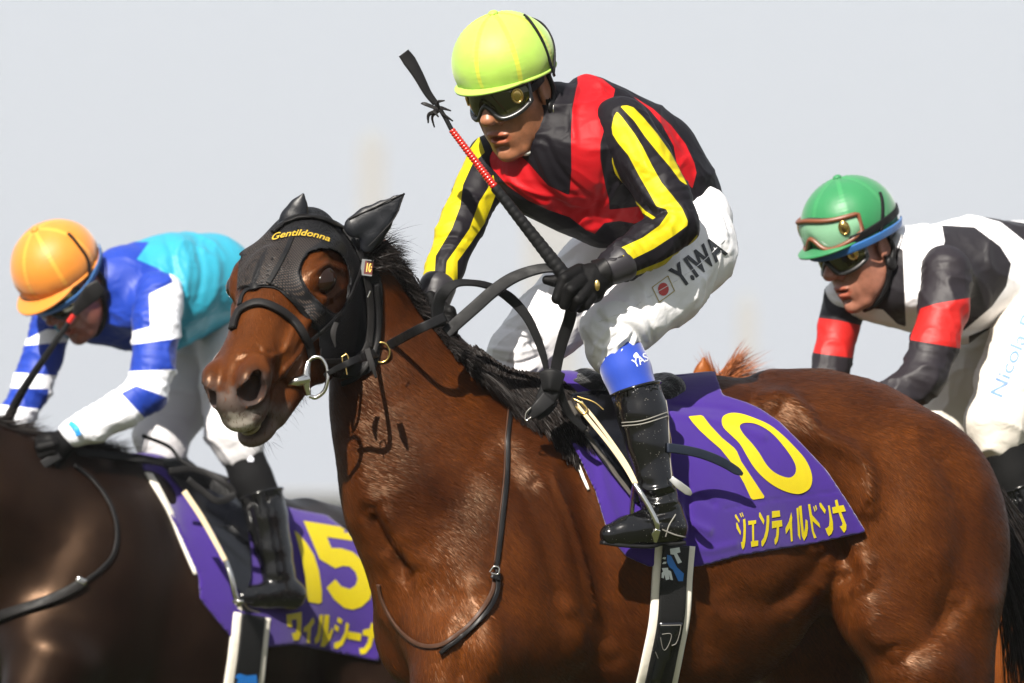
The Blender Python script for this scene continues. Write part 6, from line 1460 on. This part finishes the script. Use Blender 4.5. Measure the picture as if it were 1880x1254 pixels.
LC = dict(H=HL, label='jockey in orange helmet and blue and turquoise silks on the dark brown horse', loc=W(400, 700, 2150), neck=(205, 520, 1985),
  torso=[((235, 520, 2010), 84), ((310, 528, 2070), 112), ((385, 520, 2140), 102), ((430, 535, 2190), 84)], torso_extra=[((120, 580, 2080), (280, 560, 1950), 50, 58), ((180, 590, 2040), (300, 600, 2060), 50, 56)],
  armN=[((292, 545, 1930), 54), ((288, 600, 1900), 50), ((282, 670, 1880), 47), ((268, 722, 1865), 44), ((225, 752, 1850), 42), ((170, 780, 1835), 38), ((138, 794, 1828), 34)],
  armF=[((96, 590, 2090), 46), ((80, 650, 2070), 44), ((60, 710, 2050), 42), ((30, 765, 2030), 38), ((14, 790, 2020), 34)],
  legN=legLn, legF=legLf, hands=[((138, 794, 1828), (100, 820, 1825)), ((14, 790, 2020), (0, 815, 2015))], nb=5, pelvis=((430, 555, 2215), (90, 105, 95)),
  skin=M_skin2, cover=M_orange, seed=111, silk=mat_cloth('blue turquoise silks', CYA, 0.5, .05, .05, .2, crease=.5, masks=(('blue', BLU),), spec=.3), pat={'blue': BLP},
  slmat=mat_cloth('white and blue hooped sleeve', (0.74, 0.75, 0.80, 1), 0.55, .05, .05, .2, crease=.5, masks=(('band', BLU),), spec=.3),
  stN=[[(240, 480), (300, 480), (318, 518), (274, 540), (276, 600), (243, 608), (225, 560)], [(232, 634), (335, 620), (330, 678), (232, 682)], [(222, 722), (250, 708), (308, 730), (305, 750), (270, 772)]],
  stF=[[(30, 560), (130, 560), (130, 608), (86, 604), (52, 622), (40, 610)], [(20, 636), (125, 628), (110, 690), (26, 684)], [(-10, 712), (90, 714), (84, 752), (-8, 742)]],
  folds=[([(330, 440), (345, 480), (340, 540)], 8, 5), ([(360, 440), (372, 500), (362, 560)], 7, -5), ([(300, 430), (318, 470), (322, 520)], 7, -4), ([(390, 450), (400, 500), (390, 560)], 8, 4)], brmat=mat_cloth('grey white breeches', (0.58, 0.565, 0.58, 1), .55, .05, .1, .3, crease=.4), sockm=mat_cloth('black sock', (0.006, 0.006, 0.0065, 1), .8, .0, .3, .2, spec=.1),
  band=[([(-66, 10), (-30, 6), (0, 4), (30, 6), (66, 12), (100, 26), (140, 40)], 13, M_blueband), ([(78, 16), (94, 50), (98, 90), (104, 118)], 6, M_rubber)],
  boots=[([((446, 836, 2060), 44), ((462, 880, 2052), 45), ((478, 912, 2050), 43)], [((478, 905, 2048), 48), ((490, 950, 2044), 44), ((500, 1010, 2040), 41), ((508, 1056, 2036), 38), ((512, 1080, 2036), 38)], [(512, 1085, 2036, 34), (535, 1092, 2040, 30), (490, 1094, 2010, 28), (462, 1096, 1990, 24), (446, 1097, 1975, 18)]),
         ([((303, 840, 2245), 44), ((328, 890, 2270), 42)], [((325, 885, 2268), 46), ((350, 940, 2285), 42), ((380, 1030, 2290), 34)], [(384, 1050, 2290, 30), (350, 1070, 2270, 24), (320, 1074, 2250, 16)])])
rL, jL, bL = rider_from(LC)
fist('glove', (100, 822, 1826), ((-.75, -.3, -.45), (-.1, -.5, .85)), M_glove, rL, 1.15)
fist('glove', (2, 806, 2015), ((-.5, -.4, -.7), (-.4, -.5, .7)), M_glove, rL, 1.1)
mk_mesh('wrist_tape', *px_strap([(128, 776, 1800), (140, 786, 1780), (144, 800, 1782)], 12, 3), mat_cloth('sky blue tape', (0.03, .3, .75, 1), .6), rL)
bvSk = bvh_of(*[(o_v, o_f) for o_v, o_f in [mesh_shape((lambda q: (q.chain([(W(446, 836, 2060), 44), (W(462, 880, 2052), 45), (W(478, 912, 2050), 43)], 12), q)[1])(Shape()), 4)]][0])
mk_mesh('sock_badge', *poly_on(bvSk, [[(460+6*math.cos(a), 843+5*math.sin(a)*(1+.25*math.sin(3*a))) for a in np.linspace(0, 2*math.pi, 12, endpoint=False)]], 2/PPM, 3), bpy.data.materials['pale knit'], rL)
wl = thing('whip', 'black riding whip slanting across the chest of the jockey in the orange helmet', 'whip', tuple(W(60, 700, 1800)))
mk_mesh('shaft', *px_tube([(0, 812, 1960), (8, 786, 1930), (40, 720, 1860), (90, 645, 1800), (134, 580, 1780)], [13, 12, 9, 7, 5], 10), M_rubber, wl)
mk_mesh('red_binding', *px_tube([(126, 592, 1782), (136, 578, 1780)], 6.2, 10), bpy.data.materials['red binding'], wl)
mk_mesh('whip_flap', *px_strap([(134, 580, 1780), (148, 560, 1778), (168, 538, 1776), (186, 524, 1774)], [10, 26, 40, 30], 6, (.2, -1, .1)), M_leather, wl)
# tack of the left horse
BSm, fwd, inv = BS, TL[0], TL[1]
CL2 = X([(650, 215), (670, 215), (800, 470), (900, 690), (905, 790), (1000, 910), (1070, 990), (1210, 1012), (1330, 1000), (1500, 1030), (1720, 1078), (1745, 900), (1700, 680), (1600, 500), (1480, 410), (1350, 385), (1200, 340), (1150, 0), (620, 0)], 2.474, 0, 780)
def regL(P):
    l = (P-BMID)@LT; Q = P+LT[None]*(np.maximum(-l, 0)*2)[:, None]; return polysdf(toPx(fwd(Q)), CL2)
c2V, c2F = shell(BS, W(960, 1090, -420)*np.array([1, 0, 1])+np.array([0, -.62, 0]), W(1640, 640, 420)*np.array([1, 0, 1])+np.array([0, .62, 0]), 5.0, regL, 3.0, 10, zclamp=zc, smooth=2)
sgn = ((c2V-BMID)@LT > 0); c2V = c2V+LT[None]*((noise(c2V*np.array([6, 6, 3]), 91)*5*sgn)/PPM)[:, None]
c2V = fwd(c2V); clothL = thing('saddle_cloth', 'purple saddle cloth printed 15 in yellow on the dark brown horse', 'saddle cloth', tuple(W(560, 1050, 2000)))
mk_mesh('cloth', c2V, c2F, M_purple, clothL); bvC2 = bvh_of(c2V, c2F)
Z2 = lambda pts: [(500+x/3.8, 900+y/3.8) for x, y in pts]
mk_mesh('number', *poly_on(bvC2, [Z2([(155, 280), (190, 310), (240, 370), (290, 450), (325, 560), (345, 700), (345, 780), (325, 792), (250, 778), (240, 700), (230, 600), (205, 470), (180, 370)])], 2/PPM, 7), M_yel, clothL)
mk_mesh('number', *poly_on(bvC2, [Z2([(218, 213), (500, 258), (568, 345), (560, 352), (380, 325), (412, 403), (480, 405), (560, 430), (640, 500), (690, 590), (703, 680), (680, 760), (620, 815), (560, 833), (500, 820), (430, 760), (378, 680), (440, 622), (480, 670), (540, 690), (580, 665), (595, 620), (580, 570), (540, 532), (490, 527), (440, 545), (330, 480)])], 2/PPM, 7), M_yel, clothL)
for gl in [[[(98, 868), (205, 850), (205, 900), (200, 1000), (185, 1045), (150, 1048), (135, 1000), (165, 990), (172, 950), (170, 900), (135, 905), (140, 955), (105, 950)]], [[(285, 885), (295, 920), (270, 960), (262, 1068), (240, 1062), (245, 985), (218, 990), (220, 960), (255, 930)]],
    [[(330, 870), (355, 868), (345, 960), (330, 1050), (300, 1075), (295, 1040), (315, 1000)], [(365, 868), (398, 872), (388, 1020), (415, 960), (425, 975), (405, 1040), (365, 1092), (335, 1090), (345, 1050)]],
    [[(460, 885), (490, 905), (480, 935), (450, 915)], [(435, 935), (465, 955), (460, 990), (432, 970)], [(515, 920), (535, 935), (525, 1010), (490, 1080), (450, 1108), (428, 1098), (432, 1065), (475, 1050), (505, 990)]],
    [[(530, 985), (622, 1000), (615, 1052), (525, 1035)]], [[(690, 925), (720, 930), (715, 960), (740, 970), (735, 1010), (720, 1030), (705, 1025), (690, 1090), (650, 1140), (615, 1145), (605, 1105), (640, 1100), (665, 1060), (672, 1020), (630, 1010), (632, 975), (680, 965)]]]:
    mk_mesh('lettering', *poly_on(bvC2, [Z2(p) for p in gl], 2/PPM, 7), M_yel, clothL)
tag(mk_mesh('saddle_pad', *strap_on(X([(672, 225), (760, 380), (830, 540), (890, 680)], 2.474, 0, 780), 22, bvL, 5, 0.5, 8, 3, w1=12), M_pad), 'white pad edge showing in front of the number 15 saddle cloth', 'saddle pad')
sL = thing('saddle', 'black saddle with tan stirrup webbing under the jockey in the orange helmet', 'saddle', tuple(W(370, 900, 2050)))
s = Shape(); s.chain([(W(275, 862, 2040), 26), (W(330, 868, 2070), 30), (W(400, 905, 2100), 28), (W(440, 922, 2130), 28)], 22); mk_mesh('seat', *mesh_shape(s, 5), M_fleece, sL)
mk_mesh('stirrup_leather', *px_strap([(338, 902, 1800), (370, 950, 1790), (398, 1000, 1780), (414, 1030, 1775)], [12, 12, 11, 10], 3), M_tan, sL)
bvLc = bvh_of(np.concatenate([LV, c2V]), np.concatenate([LF, c2F+len(LV)]))
fv, ff = poly_on(bvLc, [spline(X([(760, 210), (830, 200), (960, 260), (1090, 350), (1130, 500), (1140, 700), (1090, 760), (1040, 640), (990, 520), (880, 350)], 2.474, 0, 780), 3, True)], 8/PPM, 12); mk_mesh('flap', fv, ff, M_flap, sL)
mk_mesh('strap', *px_strap([(310, 865, 1850), (360, 862, 1860), (410, 885, 1850), (428, 908, 1850), (400, 920, 1840), (370, 900, 1840), (345, 880, 1840)], 14, 4), M_leather, sL)
mk_mesh('stirrup', *merge([px_tube([(414, 1030, 1800), (424, 1060, 1790), (432, 1095, 1790), (440, 1112, 1800)], 6, 8), px_strap([(436, 1104, 1780), (450, 1118, 1860), (470, 1124, 1960)], 22, 6, (0, 0, -1))]), M_steel, sL)
gL = thing('girth', 'black girth with white fleece edges on the dark brown horse', 'girth', tuple(W(450, 1200, 1900)))
G2 = [(460, 1130), (455, 1180), (450, 1225), (444, 1270)]
mk_mesh('fleece_lining', *strap_on(G2, 98, bvL, 8, 0.5, 8, 3), M_pad, gL); mk_mesh('webbing', *strap_on(G2, 62, bvL, 5, 9, 8, 3), bpy.data.materials['elastic webbing'], gL)
gv2, gf2 = strap_on(G2, 62, bvL, 5, 9, 8, 3); mk_mesh('print', *poly_on(bvh_of(gv2, gf2), [X([(1060, 1140), (1090, 1130), (1120, 1140), (1165, 1135), (1170, 1180), (1060, 1180)], 2.474, 0, 780)], 3/PPM, 6), M_bp, gL)
rL2 = thing('reins', 'black reins gathered in the gloves of the jockey in the orange helmet', 'reins', tuple(W(100, 900, 1800)))
mk_mesh('rein', *px_strap([(110, 835, 1800), (70, 858, 1790), (30, 880, 1780), (-30, 918, 1760)], 19, 4), M_rubber, rL2)
mk_mesh('rein', *px_strap([(140, 828, 1840), (200, 836, 1880), (262, 842, 1900), (300, 850, 1940)], 17, 4, (0, -1, .3)), M_rubber, rL2)
mk_mesh('rein', *px_tube([(262, 800, 1960), (310, 820, 1930), (340, 850, 1900), (420, 880, 1880)], 4, 8), M_rubber, rL2)
nL = thing('neck_strap', 'black leather loop hanging over the shoulder of the dark brown horse', 'strap', tuple(W(150, 1000, 1700)))
mk_mesh('strap', *strap_on([(134, 856), (170, 884), (200, 925), (213, 970), (208, 1015), (185, 1045), (152, 1070)], 9, bvL, 5, 3, 8, 2), M_leather, nL)
mk_mesh('padded_strap', *strap_on([(154, 1068), (130, 1084), (90, 1104), (40, 1122), (-10, 1136)], 22, bvL, 12, 2, 8, 2), M_leather2, nL)
mk_mesh('buckle', *strap_on([(140, 1064), (156, 1072)], 12, bvL, 4, 12, 5, 0), M_steel, nL)
# ---- right rider
HR = PHead(W(1582, 455, 1060), 55, 20, 0, 1.05)
M_green = cover_mat('green helmet cover', (0.020, 0.18, 0.062, 1), (0.03, 0.22, 0.075, 1), 0.45)
M_band2 = mat_cloth('bright blue band', (0.018, 0.12, 0.36, 1), .6)
tl = NT('clear lens'); tl.col((0.30, 0.55, 0.36, 1)); tl.set(rough=.06); tl.b.inputs['Alpha'].default_value = .35
Y7 = lambda pts: X(pts, 1.9, 1400, 300)
BK3 = (0.011, 0.009, 0.012, 1)
RC = dict(H=HR, label='jockey in green helmet and white, black and red silks behind the bay horse', loc=W(1860, 620, 1200), neck=(1662, 478, 1090),
  torso=[((1695, 498, 1100), 92), ((1775, 502, 1160), 108), ((1870, 500, 1230), 100), ((1935, 515, 1280), 88)], torso_extra=[((1560, 545, 1130), (1730, 520, 1030), 48, 58), ((1620, 560, 1110), (1760, 580, 1170), 40, 56)],
  armN=[((1738, 500, 990), 52), ((1734, 560, 960), 48), ((1716, 630, 930), 46), ((1692, 695, 905), 44), ((1650, 725, 890), 40), ((1590, 755, 870), 34), ((1560, 770, 860), 30)],
  armF=[((1552, 555, 1140), 46), ((1540, 600, 1130), 42), ((1526, 660, 1110), 38), ((1516, 720, 1090), 36), ((1506, 780, 1070), 31)],
  legN=[((1935, 545, 1200), 88), ((1900, 620, 1140), 86), ((1860, 710, 1070), 76), ((1832, 776, 1020), 62), ((1834, 800, 1018), 54), ((1862, 870, 1020), 42), ((1900, 960, 1010), 38), ((1920, 1050, 1010), 30), ((1915, 1090, 1000), 24)],
  legF=[((1890, 560, 1320), 86), ((1830, 640, 1340), 82), ((1770, 710, 1330), 74), ((1735, 770, 1320), 62), ((1740, 800, 1320), 54), ((1770, 880, 1330), 42), ((1800, 960, 1340), 38), ((1820, 1050, 1340), 30), ((1812, 1090, 1330), 24)],
  hands=[((1560, 770, 860), (1530, 790, 850)), ((1506, 780, 1070), (1495, 805, 1060))], nb=5, pelvis=((1925, 540, 1260), (90, 105, 95)),
  skin=M_skin3, cover=M_green, seed=131, silk=mat_cloth('white black silks', (0.78, 0.77, 0.79, 1), .5, .05, .05, .2, crease=.5, masks=(('black', BK3),), spec=.3),
  pat={'black': [Y7([(625, 215), (740, 222), (830, 290), (868, 350), (850, 430), (800, 500), (700, 585), (600, 560), (560, 480), (620, 330), (635, 270)]), Y7([(750, 183), (1000, 220), (1000, 330), (912, 270), (830, 205)]), Y7([(430, 280), (490, 300), (500, 570), (470, 560), (420, 510), (330, 500), (340, 440)]), Y7([(720, 602), (820, 560), (912, 490), (1000, 400), (1000, 700), (720, 700)])]},
  slmat=mat_cloth('black and red sleeve', (0.014, 0.0105, 0.014, 1), .55, .0, .05, .2, crease=.4, masks=(('band', (0.44, 0.010, 0.008, 1)),), spec=.3),
  stN=[[(1690, 566), (1720, 557), (1790, 545), (1790, 600), (1765, 640), (1670, 624)]], stF=[[(1490, 582), (1540, 588), (1600, 602), (1570, 658), (1480, 646)]],
  brmat=mat_cloth('cream breeches', (0.56, 0.52, 0.46, 1), .6, .05, .1, .3, crease=.4), sockm=mat_cloth('black stocking', (0.006, 0.006, 0.006, 1), .8, .0, .3, .2, spec=.1),
  band=[([(-66, 18), (-30, 16), (0, 14), (30, 16), (66, 22), (100, 27), (150, 30)], 15, M_band2), ([(50, 36), (70, 40), (100, 48), (150, 56)], 15, M_rubber), ([(88, 30), (100, 70), (112, 100)], 6, M_rubber)],
  gframe=M_goggle, gog2=mat_plain('brown goggle frame', (0.16, 0.05, 0.02, 1), .4), lens2=tl.m,
  text=(('Nicola P', (1838, 733), (62, -150), (-22, -9)), (0.01,), mat_plain('pale blue letters', (0.12, 0.22, 0.42, 1), .6)),
  boots=[([((1838, 812, 1018), 44), ((1862, 870, 1018), 46), ((1875, 905, 1016), 43)], [((1872, 895, 1014), 48), ((1890, 945, 1010), 44), ((1910, 1010, 1008), 38), ((1918, 1050, 1006), 34)], [(1922, 1070, 1004, 34), (1940, 1085, 1004, 28), (1890, 1090, 980, 26), (1850, 1094, 960, 18)]),
         ([((1744, 812, 1322), 44), ((1770, 875, 1332), 44)], [((1768, 868, 1330), 46), ((1790, 940, 1338), 42), ((1815, 1030, 1340), 34)], [(1818, 1050, 1340, 30), (1780, 1075, 1320, 24), (1750, 1080, 1300, 16)])])
rR, jR, bR = rider_from(RC)
fist('glove', (1528, 790, 850), ((-.75, -.3, -.45), (-.1, -.5, .85)), M_glove, rR, 1.1); fist('glove', (1494, 806, 1060), ((-.5, -.4, -.7), (-.4, -.5, .7)), M_glove, rR, 1.1)
sR = thing('saddle', 'black saddle of the jockey in the green helmet, nearly hidden by the bay horse', 'saddle', tuple(W(1880, 860, 1150)))
s = Shape(); s.chain([(W(1790, 872, 1130), 26), (W(1850, 870, 1150), 32), (W(1920, 880, 1180), 34)], 22); mk_mesh('seat', *mesh_shape(s, 6), M_fleece, sR)
# ------------------------------------------------ tidy up
for o in list(scene.objects):
    if '_loc' in o: del o['_loc']
print('script seconds', time.time()-T0)
